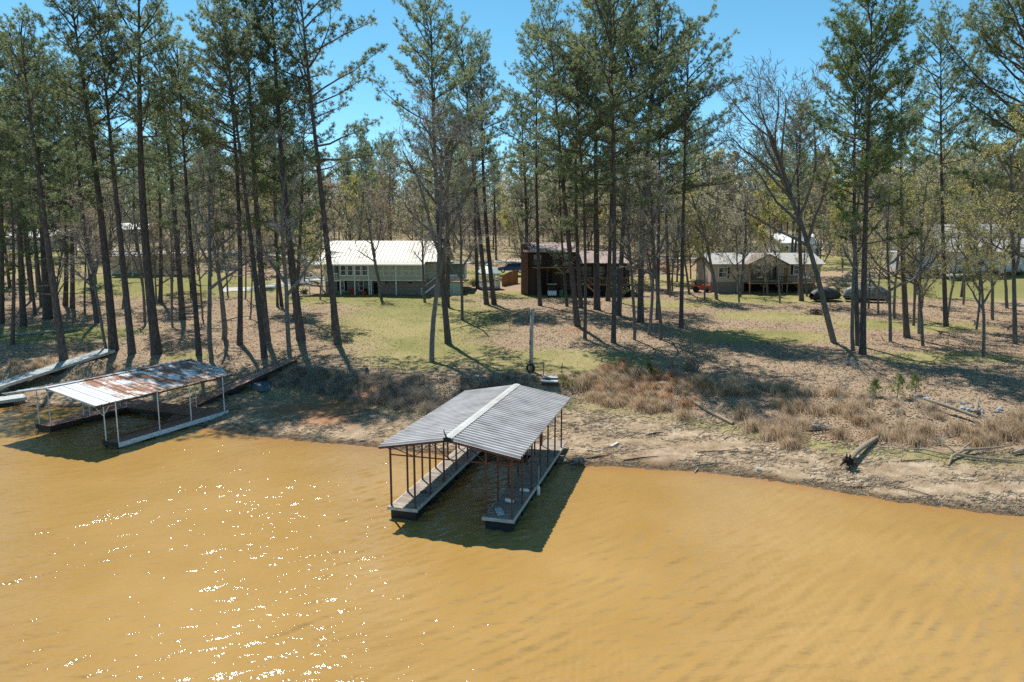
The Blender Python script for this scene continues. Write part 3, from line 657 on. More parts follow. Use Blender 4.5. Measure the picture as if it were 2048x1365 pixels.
for x in (4.85, 6.9, 10.75): part('trim_board', 'white', h1, (x - .06, x + .06, -1.535, -1.503, 2.43, 4.5))
part('deck', 'white', h1, (-1.7, 2.55, -1.6, -.003, 2.2, 2.36))
lat = MB()
for k in range(30):
    x = -1.65 + k * .14
    lat.bar((x, -1.55, 2.4), (min(x + .85, 2.5), -1.55, min(3.25, 2.4 + (2.5 - x))), .03, .03); lat.bar((x, -1.53, min(3.25, 2.4 + (x + 1.65))), (min(x + .0, 2.5), -1.53, 2.4), .02, .02)
lat.build('lattice_rail', MAT['white'], h1)
part('rail', 'white', h1, (-1.7, 2.5, -1.6, -1.5, 3.26, 3.36), (-1.72, -1.62, -1.6, 0, 3.26, 3.36))
for x in (-1.65, .2): part('post', 'white', h1, (x - .06, x + .06, -1.6, -1.48, -.3, 4.5))
window(h1, 1.55, 2.5, .7, 2.0, 0, 'white', False); window(h1, .6, 3.0, .6, 1.2, 0)
window(h1, 2.2, .8, .55, 1.25, .4, 'white', True, (-1, 1)); window(h1, 5.0, .8, .55, 1.25, .4, 'white', True)
for x in (9.0, 12.4): part('vent', 'dark', h1, (x, x + .45, -.63, -.602, 1.85, 2.05))
part('door', 'dark', h1, (7.3, 8.1, -.63, -.602, -.2, 2.0))
stm = MB()
for k in range(9): stm.box(-.9 + k * .2, -.65 + k * .2, -1.3, -.5, 2.0 - k * .25, 2.06 - k * .25)
stm.bar((-.9, -1.32, 2.2), (1.0, -1.32, -.1), .05, .2).build('stair', MAT['deckpine'], h1)
# right side deck, lattice skirt and stair
part('side_deck', 'deckpine', h1, (16.9, 20.2, -.4, 6, 1.95, 2.1)); part('side_skirt', 'teal', h1, (14.6, 20.1, -.45, -.4, -.3, 1.94)); part('side_wall', 'teal', h1, (17.0, 19.4, 6.1, 10, 2.1, 4.6))
sr = MB()
for k in range(22): sr.box(16.95 + k * .15, 17.0 + k * .15, -.42, -.37, 2.1, 3.0)
sr.box(16.9, 20.2, -.43, -.36, 3.0, 3.08).build('baluster_rail', MAT['white'], h1)
part('porch_roof', 'creamroof', h1, (17.3, 20.4, 3, 9, 4.5, 4.6)); part('post', 'white', h1, (20.0, 20.12, 2.9, 3.0, 2.1, 4.5))
MB().bar((14.2, -.9, .1), (16.6, -.9, 2.0), .1, .22).bar((14.2, -.9, 1.1), (16.6, -.9, 3.0), .06, .08).bar((14.2, -.9, .1), (14.2, -.9, 1.1), .08).build('side_stair', MAT['white'], h1)
MB().tube([(3.6, 4.2, 7.4), (3.6, 4.2, 7.95)], .07, 8).build('vent_pipe', MAT['rubber'], h1)
# things under the porch
hm = Matrix.Translation((-27.0, 98.4, 4.05)) @ Matrix.Rotation(R(-3), 4, 'Z')
bn = thing('wheeled_bin', 'dark red wheeled bin under the green house', 'bin', hm @ Vector((4.25, -.6, .02)))
MB().add([(-.3, -.3, .08), (.3, -.3, .08), (.3, .3, .08), (-.3, .3, .08), (-.36, -.38, 1.05), (.36, -.38, 1.05), (.36, .38, 1.05), (-.36, .38, 1.05)], [(0, 3, 2, 1), (4, 5, 6, 7), (0, 1, 5, 4), (1, 2, 6, 5), (2, 3, 7, 6), (3, 0, 4, 7)]).build('body', MAT['red'], bn)
part('lid', 'red', bn, (-.4, .4, -.42, .42, 1.06, 1.13)); MB().tube([(-.36, .33, .1), (.36, .33, .1)], .1, 10).build('wheel', MAT['rubber'], bn)
def tractor(name, label, cat, loc, rz, s, bodym):
    o = thing(name, label, cat, loc, rz); o.scale = (s, s, s)
    MB().prism([(-.75, .3), (.15, .3), (.15, .62), (.0, .72), (-.7, .66), (-.78, .5)], -.26, .26).build('hood', MAT[bodym], o)
    MB().prism([(.15, .3), (.8, .3), (.85, .6), (.6, .72), (.2, .5)], -.42, .42).build('rear_body', MAT[bodym], o)
    MB().prism([(.3, .62), (.65, .62), (.72, 1.02), (.6, 1.04), (.55, .74), (.3, .72)], -.2, .2).build('seat', MAT['rubber'], o)
    MB().tube([(0, -.0, .7), (0, .08, .92)], .02, 6).tube([(-.16, .1, .92), (0, .02, .96), (.16, .1, .92), (0, .2, .9), (-.16, .1, .92)], .02, 6).build('steering_wheel', MAT['rubber'], o)
    for x in (-.38, .38):
        w = MB().tube([(x - .08, -.5, .2), (x + .08, -.5, .2)], .2, 14).build('wheel', MAT['rubber'], o)
        w = MB().tube([(x * 1.15 - .11, .5, .28), (x * 1.15 + .11, .5, .28)], .28, 14).build('wheel', MAT['rubber'], o)
    return o
tractor('lawn_tractor', 'small orange lawn tractor parked under the green house', 'tractor', hm @ Vector((5.95, -.3, .0)), 0, 1.05, 'orange')
# brown house
h2 = thing('brown_house', 'dark brown wooden house with faded red metal roofs behind the middle pines', 'house', (1.4, 98.2, 4.25), 0)
gable_wall(h2, 'darkwood', .9, 7.8, 0, 8, -.4, 6.1, 6.9, 'wall'); gable_roof(h2, 'pinkroof', .2, 8.1, -1.6, 9, 6.15, 7.4, .5)
ch = part('chimney', 'redbrick', h2, (-.1, .85, -.2, 1.2, -.4, 7.2)); MB().box(-.2, .95, -.3, 1.3, 7.2, 7.35).build('chimney_cap', MAT['concrete'], ch)
gable_wall(h2, 'darkwood', 7.81, 15.0, .6, 9, -.4, 4.5, 5.9, 'wing_wall'); gable_roof(h2, 'pinkroof', 7.9, 15.4, -1.6, 9.6, 4.55, 6.15, .5)
part('balcony', 'deckpine', h2, (1.5, 7.6, -1.5, -.003, 3.85, 4.0)); part('porch_shade_panel', 'dark', h2, (2.2, 4.3, -.05, -.004, 0, 3.4))  # flat near-black panel on the wall paints the shade of a porch opening
bl = MB()
for k in range(24): bl.box(1.55 + k * .255, 1.62 + k * .255, -1.5, -1.43, 4.0, 4.85)
bl.box(1.5, 7.6, -1.52, -1.42, 4.85, 4.93).build('balcony_rail', MAT['darkwood'], h2)
for x in (1.6, 3.6, 5.6, 7.5): part('post', 'darkwood', h2, (x - .09, x + .09, -1.5, -1.33, -.4, 3.84))
for x, z in ((1.7, 4.2), (4.4, 4.3), (6.0, 4.3)): window(h2, x, z, 1.1, 1.5, 0, 'darkwood')
part('deck', 'deckpine', h2, (7.6, 15.3, -2.6, .55, 1.5, 1.65)); part('deck_skirt', 'dark', h2, (7.7, 15.2, -2.4, -2.35, -.4, 1.49))
rl = MB()
for k in range(30): rl.box(7.7 + k * .25, 7.76 + k * .25, -2.58, -2.52, 1.65, 2.5)
rl.box(7.6, 15.3, -2.6, -2.5, 2.5, 2.58).build('deck_rail', MAT['deckpine'], h2)
for x in (8.0, 10.4, 12.8, 15.1): part('post', 'darkwood', h2, (x - .08, x + .08, -1.6, -1.45, 1.65, 4.5))
for x in (8.5, 10.4, 12.3): window(h2, x, 2.3, 1.5, 1.7, .6, 'darkwood')
s2 = MB()
for k in range(8): s2.box(8.9 + k * .24, 9.2 + k * .24, -3.5, -2.65, 1.5 - k * .21, 1.56 - k * .21)
s2.bar((8.9, -3.5, 1.6), (10.9, -3.5, -.1), .06, .2).bar((8.9, -3.5, 2.5), (10.9, -3.5, .8), .05, .08).build('stair', MAT['deckpine'], h2)
# beige house
h3 = thing('beige_house', 'beige single-storey house on a raised deck with shuttered windows', 'house', (29.2, 100.6, 4.35), R(1))
part('skirting', 'brick', h3, (0, 5.0, .05, 7.5, -.4, 1.55), (5.01, 16.2, 1.5, 7.5, -.4, 1.55))
gable_wall(h3, 'beige', 0, 16.2, 0, 7.6, 1.56, 4.15, 5.3, 'wall'); gable_roof(h3, 'shingle', -.4, 16.7, -.6, 8.2, 4.2, 5.75)
pg = MB().prism([(4.6, 4.25), (7.6, 5.72), (10.6, 4.25), (10.6, 4.13), (7.6, 5.6), (4.6, 4.13)], -2.4, 3.3, 'y').build('porch_gable_roof', MAT['brownshingle'], h3)
MB().prism([(4.9, 4.2), (7.6, 5.5), (10.3, 4.2)], -2.15, -2.1, 'y').build('porch_gable', MAT['beige'], h3)
part('deck', 'deckpine', h3, (4.9, 14.4, -2.4, -.003, 1.42, 1.58))
for x in (5.0, 7.0, 9.2, 10.4, 12.0, 14.2): part('post', 'deckpine', h3, (x - .08, x + .08, -2.36, -2.2, -.4, 4.12 if x in (5.0, 10.4) else (2.5 if x > 11 else 1.41)))
br = MB()
for x in (7.0, 9.2, 12.0): br.bar((x - .5, -2.28, 1.38), (x, -2.28, .8), .06); br.bar((x + .5, -2.28, 1.38), (x, -2.28, .8), .06)
br.build('knee_brace', MAT['deckpine'], h3)
part('deck_shade_panel', 'dark', h3, (5.1, 14.3, 1.44, 1.49, -.4, 1.4))  # near-black sheet before the skirting paints the shade below the deck
ra = MB()
for k in range(38): ra.box(4.95 + k * .25, 5.0 + k * .25, -2.36, -2.31, 1.6, 2.45)
ra.box(4.9, 14.4, -2.38, -2.28, 2.45, 2.53).build('deck_rail', MAT['darkwood'], h3)
window(h3, 1.15, 2.3, 1.15, 1.35, 0, 'white', True, (1,)); window(h3, 12.2, 2.75, 1.0, 1.2, 0, 'white', True, (-1, 1))
for x in (5.9, 7.3, 8.7): window(h3, x, 2.0, 1.1, 1.7, 0, 'darkwood', True)
part('door', 'deckpine', h3, (10.7, 11.5, -.05, -.004, 1.6, 3.6))
for x in (3.95, 10.62): MB().tube([(x, -.5, 4.1), (x, -.08, 3.8), (x, -.08, .1), (x + .1, -.3, -.1)], .05, 6).build('downspout', MAT['white'], h3)
part('planter_box', 'white', h3, (11.9, 13.6, -2.5, -2.39, 2.2, 2.5))
# white house on the right
h4 = thing('white_house', 'pale blue-white house with grey roof and brick footing on the right lawn', 'house', (63.0, 107.6, 6.6), R(-2))
part('footing', 'redbrick', h4, (0, 24, .05, 9, -.6, .55)); gable_wall(h4, 'blueside', 0, 24, 0, 9.2, .56, 3.6, 5.4, 'wall')
gable_roof(h4, 'shingle', -.4, 24.4, -.7, 9.9, 3.6, 5.9)
gable_wall(h4, 'white', 6.5, 20, 5, 10, 3.8, 6.6, 7.8, 'upper_wall'); gable_roof(h4, 'shingle', 6.2, 20.3, 4.5, 10.5, 6.6, 8.0, name='upper_roof')
part('awning', 'navy', h4, (8.0, 12.0, -.75, .4, 4.0, 4.4))
for x in (3.2, 4.6, 7.6, 8.9, 16.6, 17.9, 19.3): window(h4, x, 1.7, .85, 1.35, 0)
for x in (16.6, 17.9, 19.3): window(h4, x, 3.15, .85, .22, 0, 'white', False, None, 'glass', .04)
part('carport', 'white', h4, (-3.2, -.41, -1, 6, 3.5, 3.65)); 
for x in (-3.1, -1.8, -.6): part('post', 'white', h4, (x - .06, x + .06, -.95, -.83, -.6, 3.49))
part('downspout', 'white', h4, (23.7, 23.8, -.1, -.004, .5, 3.5))
# mobile home on the left, far buildings
h5 = thing('mobile_home', 'low tan mobile home with white roof edge behind the left pines', 'house', (-64.5, 110.5, 6.5), R(3))
part('skirting', 'concrete', h5, (0, 11.5, .05, 4, -.6, .7)); part('wall', 'tan', h5, (0, 11.5, 0, 4.2, .71, 3.2)); part('roof', 'white', h5, (-.3, 11.8, -.4, 4.6, 3.21, 3.45)); part('porch_roof', 'white', h5, (1, 8, -2.4, -.41, 3.0, 3.1))
for x in (1.2, 4, 6, 9.4): window(h5, x, 1.5, .9, 1.1, 0)
for x in (1.1, 4.4, 7.9): part('post', 'white', h5, (x - .05, x + .05, -2.35, -2.25, -.6, 2.99))
def farhouse(label, x, y, L, D, hw, hr, wall, roof, rz=0):
    o = thing('far_house', label, 'house', (x, y, Tz(x, y) - .3), rz)
    gable_wall(o, wall, 0, L, 0, D, 0, hw, hw + (hr - hw) * .85, 'wall'); gable_roof(o, roof, -.4, L + .4, -.6, D + .6, hw, hr)
    k = max(2, int(L / 3))
    for i in range(k): window(o, .8 + i * (L - 1.6) / k, hw * .45, .9, 1.1, 0)
    return o
farhouse('far pale metal-roofed building at the left edge, high behind the pines', -112, 148, 13, 7, 3, 4.3, 'beige', 'white')
farhouse('far grey house with white roof edge between the left pines, uphill', -97, 168, 9, 7, 3.6, 5.2, 'floatgrey', 'white')
farhouse('far low white-roofed shed left of the uphill grey house', -112, 160, 8, 6, 2.8, 4, 'beige', 'white')
farhouse('far blue-grey barn with bright roof behind the beige house', 52, 134, 8, 7, 3.2, 5, 'blueside', 'white')
# gazebo
gz = thing('gazebo', 'white lattice gazebo with pale teal roof beside the orange fence', 'gazebo', (-3.6, 104.9, Tz(-3.6, 104.9) - .05), .2)
for k in range(8):
    a = math.pi / 8 + k * math.pi / 4; x, y = 1.75 * math.cos(a), 1.75 * math.sin(a); a2 = a + math.pi / 4; x2, y2 = 1.75 * math.cos(a2), 1.75 * math.sin(a2)
    MB().bar((x, y, 0), (x, y, 2.3), .12).build('post', MAT['white'], gz)
    if k != 5:
        l = MB().bar((x, y, 1.0), (x2, y2, 1.0), .06, .08).bar((x, y, .2), (x2, y2, .2), .06, .08)
        for j in range(1, 9): l.bar((x + (x2 - x) * j / 9, y + (y2 - y) * j / 9, .2), (x + (x2 - x) * j / 9, y + (y2 - y) * j / 9, 1.0), .05)
        l.build('rail', MAT['white'], gz)
    MB().bar((x, y, 2.2), (x2, y2, 2.2), .06, .25).build('fretwork', MAT['white'], gz)
MB().lathe([(2.1, 2.3), (1.2, 2.95), (.45, 3.4), (.45, 3.55), (0, 3.95)], 8).build('roof', MAT['tealroof'], gz)
MB().lathe([(0, 0), (1.85, 0), (1.85, .15), (0, .16)], 8).build('floor', MAT['deckgrey'], gz)
# orange fence
fn = thing('board_fence', 'orange-brown privacy fence stepping up beside the gazebo', 'fence', (-1.55, 107.8, 0), 0)
for k in range(17):
    x = k * .15; y = k * .2; z = Tz(-1.55 + x, 107.8 + y)
    b = MB().box(0, .145, 0, .03, -.15, 1.75 + .035 * k).build('board', MAT['orangewood'], fn); b.location = (x, y, z); b.rotation_euler = (0, 0, math.atan2(.2, .15)); b.scale.x = 1.6
for k in (0, 8, 16): 
    b = MB().box(-.06, .06, .04, .16, -.3, 1.85).build('post', MAT['orangewood'], fn); b.location = (k * .15, k * .2, Tz(-1.55 + k * .15, 107.8 + k * .2) + .03 * k)
# SUV
sv = thing('parked_suv', 'dark blue SUV parked above the orange fence', 'car', (-.1, 118.5, Tz(-.1, 118.5) + .45), R(0))
body = [(-2.35, .42), (-2.38, .75), (-2.2, .98), (-1.25, 1.08), (-.55, 1.62), (.1, 1.74), (1.6, 1.72), (2.15, 1.55), (2.35, 1.05), (2.36, .45)]
vb = MB(); n = len(body)
for yy, inset in ((-.95, 0), (.95, 0)): pass
V = []
for yy, k in ((-.96, 1), (-.8, 0), (.8, 0), (.96, 1)):
    for x, z in body:
        V.append((x * (.985 if k else 1), yy * (.86 if (z > 1.2 and k) else 1), z - (.03 if k else 0)))
F = [(r * n + i, r * n + (i + 1) % n, (r + 1) * n + (i + 1) % n, (r + 1) * n + i) for r in range(3) for i in range(n)] + [tuple(range(n - 1, -1, -1)), tuple(3 * n + i for i in range(n))]
vb.add(V, F).build('body', MAT['carblue'], sv)
for yy in (-.9, .9):
    s = -1 if yy < 0 else 1
    g = MB()
    for a, b_, c, d in (((-1.0, 1.15), (-.45, 1.55), (.0, 1.62), (.0, 1.15)), ((.08, 1.15), (.08, 1.63), (.95, 1.62), (.95, 1.15)), ((1.03, 1.15), (1.03, 1.61), (1.6, 1.58), (2.0, 1.2))):
        q = [(p[0], s * (.975 if p[1] < 1.2 else .85), p[1]) for p in (a, b_, c, d)]; g.add(q, [(0, 1, 2, 3)])
    g.build('side_window', MAT['glass'], sv)
    for x in (-1.45, 1.45):
        w = MB().tube([(x, s * .74, .36), (x, s * .975, .36)], .36, 18).build('wheel', MAT['rubber'], sv); MB().tube([(x, s * .976, .36), (x, s * .985, .36)], .23, 14).build('rim', MAT['chrome'], w)
    MB().box(-2.37, -2.2, yy * .62 - .17, yy * .62 + .17, .78, .92).build('headlight', MAT['white'], sv)
MB().add([(-1.2, -.75, 1.1), (-1.2, .75, 1.1), (-.6, .68, 1.6), (-.6, -.68, 1.6)], [(0, 1, 2, 3)]).build('windscreen', MAT['glass'], sv)
# golf cart
gc = thing('golf_cart', 'white golf cart with tan roof beside the brown house', 'golf cart', (5.6, 96.0, Tz(5.6, 96) + .02), R(0))
MB().prism([(-1.15, .3), (-1.2, .62), (-.85, .92), (-.6, .95), (-.45, .4), (.3, .4), (.35, .75), (1.1, .75), (1.15, .35)], -.58, .58).build('body', MAT['white'], gc)
part('roof', 'tan', gc, (-.66, .66, -.75, .95, 1.78, 1.86))
for x in (-.55, .55):
    MB().bar((x, -.75, .9), (x, -.5, 1.78), .05).bar((x, .9, .7), (x, .8, 1.78), .05).build('roof_post', MAT['rubber'], gc)
    for y in (-.75, .75): MB().tube([(x * 1.0 - .08, y, .23), (x * 1.0 + .08, y, .23)], .23, 14).build('wheel', MAT['rubber'], gc)
    MB().tube([(x * .6, -1.16, .62), (x * .6, -1.21, .62)], .08, 10).build('headlight', MAT['chrome'], gc)
MB().prism([(.0, .76), (.55, .78), (.7, 1.25), (.55, 1.27), (.45, .88), (.0, .86)], -.52, .52).build('seat', MAT['tan'], gc)
MB().add([(-.5, -.72, .95), (.5, -.72, .95), (.5, -.52, 1.72), (-.5, -.52, 1.72)], [(0, 1, 2, 3)]).build('windscreen', MAT['glass'], gc)
wb = thing('green_bin', 'green plastic barrel beside the golf cart', 'barrel', (6.9, 96.1, Tz(6.9, 96.1)))
MB().lathe([(0, 0), (.27, 0), (.31, .3), (.31, .6), (.28, .9), (.26, .92), (0, .92)], 14).build('body', MAT['greenbin'], wb); MB().lathe([(.29, .93), (.29, .97), (0, .99)], 14).build('lid', MAT['greenbin'], wb)
tractor('red_tractor', 'red tractor parked at the left end of the beige house', 'tractor', (27.9, 100.4, Tz(27.9, 100.4)), R(70), 1.55, 'orange')
# covered boats
def covered_boat(label, x, y, L, Wd, Hh, tarp, rz, seed):
    o = thing('covered_boat', label, 'boat', (x, y, Tz(x, y) + .0), rz); r3 = random.Random(seed)
    V = []; nl, nw = 14, 12
    for i in range(nl + 1):
        u = i / nl; prof = math.sin(math.pi * min(1, max(0, .06 + u * .9))) ** .5
        for j in range(nw + 1):
            a = math.pi * j / nw; w = Wd / 2 * prof
            z = .55 + math.sin(a) ** .8 * Hh * (.45 + .55 * math.sin(math.pi * min(1, u * 1.05)) ** .7) * (1 + r3.uniform(-.05, .05))
            V.append(((u - .5) * L, math.cos(a) * w * (1 + r3.uniform(-.03, .03)), z + r3.uniform(-.03, .03)))
    F = [(i * (nw + 1) + j, i * (nw + 1) + j + 1, (i + 1) * (nw + 1) + j + 1, (i + 1) * (nw + 1) + j) for i in range(nl) for j in range(nw)]
    MB().add(V, F).build('tarp_cover', MAT[tarp], o, False)
    hv = []
    for i in range(9):
        u = i / 8; w = Wd / 2 * .92 * (math.sin(math.pi * min(1, .12 + u * .8)) ** .4); hv += [((u - .5) * L * .96, -w, .75), ((u - .5) * L * .93, -w * .5, .32), ((u - .5) * L * .93, w * .5, .32), ((u - .5) * L * .96, w, .75)]
    MB().add(hv, [(4 * i + j, 4 * i + 4 + j, 4 * i + 5 + j, 4 * i + 1 + j) for i in range(8) for j in range(3)] + [(0, 1, 2, 3), (35, 34, 33, 32)]).build('hull', MAT['black'], o)
    tr = MB().bar((-L * .45, -.5, .28), (L * .6, 0, .28), .08).bar((-L * .45, .5, .28), (L * .6, 0, .28), .08).build('trailer', MAT['floatgrey'], o)
    for s in (-1, 1): MB().tube([(-L * .15, s * Wd * .42, .28), (-L * .15, s * Wd * .42 + s * .2, .28)], .29, 14).build('wheel', MAT['rubber'], o)
    return o
covered_boat('boat under a grey and black cover behind the leaning bare tree', 41.6, 90.6, 4.6, 2.1, 1.35, 'blacktarp', R(20), 1)
covered_boat('boat under a silver tarp behind the twin green pines', 46.8, 90.0, 5.6, 2.4, 2.0, 'silver', R(-25), 2)
tl = thing('flat_trailer', 'small white utility trailer on the lawn before the white house', 'trailer', (68, 104.6, Tz(68, 104.6)), R(5))
part('bed', 'white', tl, (-1.8, 1.8, -.7, .7, .45, .75)); MB().bar((1.8, 0, .5), (2.9, 0, .4), .08).build('tongue', MAT['floatgrey'], tl)
for s in (-1, 1): MB().tube([(0, s * .72, .3), (0, s * .9, .3)], .3, 14).build('wheel', MAT['rubber'], tl)
# ---------------------------------------------------------------- trees
PH = 28.0
def unit(v): return v / np.maximum(np.linalg.norm(v, axis=-1, keepdims=True), 1e-9)
def tufts(rs, P, D, n, L, w, spread=1.0):
    """star bursts of flat needles at points P looking along D"""
    k = len(P); d = unit(D[:, None, :] * .75 + rs.normal(size=(k, n, 3)) * .62 * spread)
    ln = L * rs.uniform(.7, 1.2, (k, n, 1)); sd = unit(np.cross(d, rs.normal(size=(k, n, 3)))) * w * .5
    b = P[:, None, :] + d * .02
    V = np.stack([b - sd, b + sd, b + d * ln], 2).reshape(-1, 3)
    return V, np.arange(len(V)).reshape(-1, 3)
def bend(seed, n=15):
    r = np.random.RandomState(seed); t = np.linspace(0, 1, n)
    a, b = r.uniform(-.35, .35, 2); p, q = r.uniform(2, 5, 2)
    x = a * np.sin(t * p) + r.uniform(-.5, .5) * t * t; y = b * np.sin(t * q) + r.uniform(-.5, .5) * t * t
    return np.stack([x, y, t * PH], 1)
def pine_proto(seed, cb, lmax, dens=1.0, droop=0, ntuft=1.0, side=0):
    rs = np.random.RandomState(seed); path = bend(seed)
    def at(h): return np.array([np.interp(h, path[:, 2], path[:, i]) for i in range(3)])
    wood = MB(); TP = []; TD = []
    h = cb * PH; az = rs.uniform(0, 6.28)
    while h < PH * .985:
        t = (h - cb * PH) / (PH * (1 - cb)); shp = np.interp(t, [0, .15, .4, .7, .9, 1], [.6, .9, 1, .86, .6, .3])
        for b in range(rs.randint(2, 5) if rs.rand() > .12 else 1):
            az += 2.4 + rs.uniform(-.5, .5)
            if rs.rand() > dens: continue
            L = lmax * shp * rs.uniform(.35, 1.2) + .35
            if side: L *= 1 + side * max(0, math.cos(az)) * (1 - t)
            el = math.radians(np.interp(t, [0, .35, 1], [-2 - droop, 20, 58]) + rs.uniform(-10, 12))
            p0 = at(h + rs.uniform(-.2, .2)); d = np.array([math.cos(az) * math.cos(el), math.sin(az) * math.cos(el), math.sin(el)])
            pts = [p0]; m = 5; dd = d.copy()
            for i in range(m):
                dd = unit(dd + rs.normal(size=3) * .11 + np.array([0, 0, .05 + .06 * (i / m)])); pts.append(pts[-1] + dd * L / m)
            pts = np.array(pts); r0 = .014 + .013 * L
            wood.tube(pts, [r0 * (1 - .8 * i / m) for i in range(m + 1)], 4, False)
            TP.append(pts[-1]); TD.append(dd); TP.append(pts[-1] - dd * .12); TD.append(unit(dd + rs.normal(size=3) * .8))
            def spray(q, td, tl):
                """a twig with tufts crowded to its outer half"""
                e = q + td * tl + np.array([0, 0, .05 * tl]); wood.tube([q, e], [.012, .006], 3, False)
                TP.append(e); TD.append(td)
                for _ in range(int(.6 + tl * 2.9 * ntuft + rs.rand() * .6)):
                    f2 = rs.uniform(.3, 1.0); TP.append(q + (e - q) * f2 + rs.normal(size=3) * .09 * (.4 + tl)); TD.append(unit(td + rs.normal(size=3) * .6 + np.array([0, 0, .25])))
            nl_ = int(2 + L * 1.5); sgn = 1
            for k in range(nl_):
                s = .28 + .7 * (k + rs.uniform(0, .8)) / nl_; f = s * m; i = min(int(f), m - 1); q = pts[i] + (pts[i + 1] - pts[i]) * (f - i)
                out = unit(pts[i + 1] - pts[i]); sd = unit(np.cross(out, [0, 0, 1])) * sgn; sgn = -sgn
                td = unit(out * rs.uniform(.5, 1) + sd * rs.uniform(.45, 1.0) + np.array([0, 0, rs.uniform(-.05, .4)]))
                tl = L * rs.uniform(.22, .42) * (1.15 - .55 * s) + .2
                spray(q, td, tl * .8)
                if tl > .7:
                    for _ in range(int(tl * 1.7)):
                        f2 = rs.uniform(.3, .95); t2 = unit(td + rs.normal(size=3) * np.array([.7, .7, .35])); spray(q + td * tl * .8 * f2, t2, rs.uniform(.25, .55))
        h += rs.uniform(.7, 1.25) * (1 - .45 * t)
    # dead stubs below the crown
    for k in range(rs.randint(12, 20)):
        hh = rs.uniform(cb * .45, cb) * PH; a = rs.uniform(0, 6.28); p0 = at(hh); L = rs.uniform(.5, 2.2)
        p1 = p0 + np.array([math.cos(a), math.sin(a), rs.uniform(-.25, .15)]) * L * .55; p2 = p1 + np.array([math.cos(a + .3), math.sin(a + .3), rs.uniform(-.3, .3)]) * L * .45
        wood.tube([p0, p1, p2], [.035, .02, .008], 3, False)
        for q in range(rs.randint(1, 5)):
            f = rs.uniform(.3, 1); b0 = p0 + (p1 - p0) * f; dd = rs.normal(size=3) * .45 * L * .6; wood.tube([b0, b0 + dd * .5 + rs.normal(size=3) * .05, b0 + dd], [.014, .01, .005], 3, False)
    TP = np.array(TP); TD = np.array(TD)
    V, F = tufts(rs, TP, TD, 13, .26, .038)
    return path, wood.mesh('limbs'), np_mesh('crown', V, F)
PINES = {}
def getp(kind, j):
    key = (kind, j)
    if key not in PINES:
        s = 100 + ord(kind) + j * 17
        par = {'p0': dict(cb=.44, lmax=4.3), 'p1': dict(cb=.48, lmax=3.9), 'p2': dict(cb=.4, lmax=4.6), 'p3': dict(cb=.45, lmax=4.1),
               'q0': dict(cb=.36, lmax=4.9), 'q1': dict(cb=.42, lmax=4.4), 'd0': dict(cb=.26, lmax=4.0, droop=6, ntuft=1.05), 'd1': dict(cb=.22, lmax=3.4, droop=6, ntuft=1.05),
               'w0': dict(cb=.42, lmax=4.7, side=.55), 'w1': dict(cb=.46, lmax=4.3, side=.55), 'g0': dict(cb=.33, lmax=5.2, ntuft=1.3),
               'W0': dict(cb=.3, lmax=7.5, side=.5), 'f0': dict(cb=.3, lmax=3.6), 'f1': dict(cb=.4, lmax=3.2)}[kind + str(j)]
        PINES[key] = pine_proto(s, **par)
        mt = {'d': 'needle_d', 'g': 'needle_g'}.get(kind, 'needle')
        PINES[key][1].materials.append(MAT['bark']); PINES[key][2].materials.append(MAT[mt])
    return PINES[key]
def trunk_mesh(path, r, flare=1.35, n=9):
    mb = MB(); pts = [tuple(path[0] + np.array([0, 0, -.35]))] + [tuple(path[0] + np.array([0, 0, .35]))] + [tuple(p) for p in path[1:]]
    k = len(pts); rad = [r * flare, r * 1.12] + [max(.03, r * (1 - .93 * (i / (len(path) - 1)) ** 1.1)) for i in range(1, len(path))]
    mb.tube(pts, rad, n, False); return mb.mesh('trunk', True)
def pine(x, y, h, dia, lean, label, kind='p', j=0, rz=0, group=None, name='pine_tree', leany=0):
    path, lm_, cm = getp(kind, j); s = h / PH
    o = thing(name, label, 'pine tree', (x, y, Tz(x, y)), 0, group); o.scale = (s, s, s)
    o.rotation_euler = (Matrix.Rotation(lean, 3, 'Y') @ Matrix.Rotation(leany, 3, 'X') @ Matrix.Rotation(rz, 3, 'Z')).to_euler()
    tm = trunk_mesh(path, dia / 2 / s); obj('trunk', tm, MAT['bark'], o); obj('limbs', lm_, None, o); obj('crown', cm, None, o)
    return o
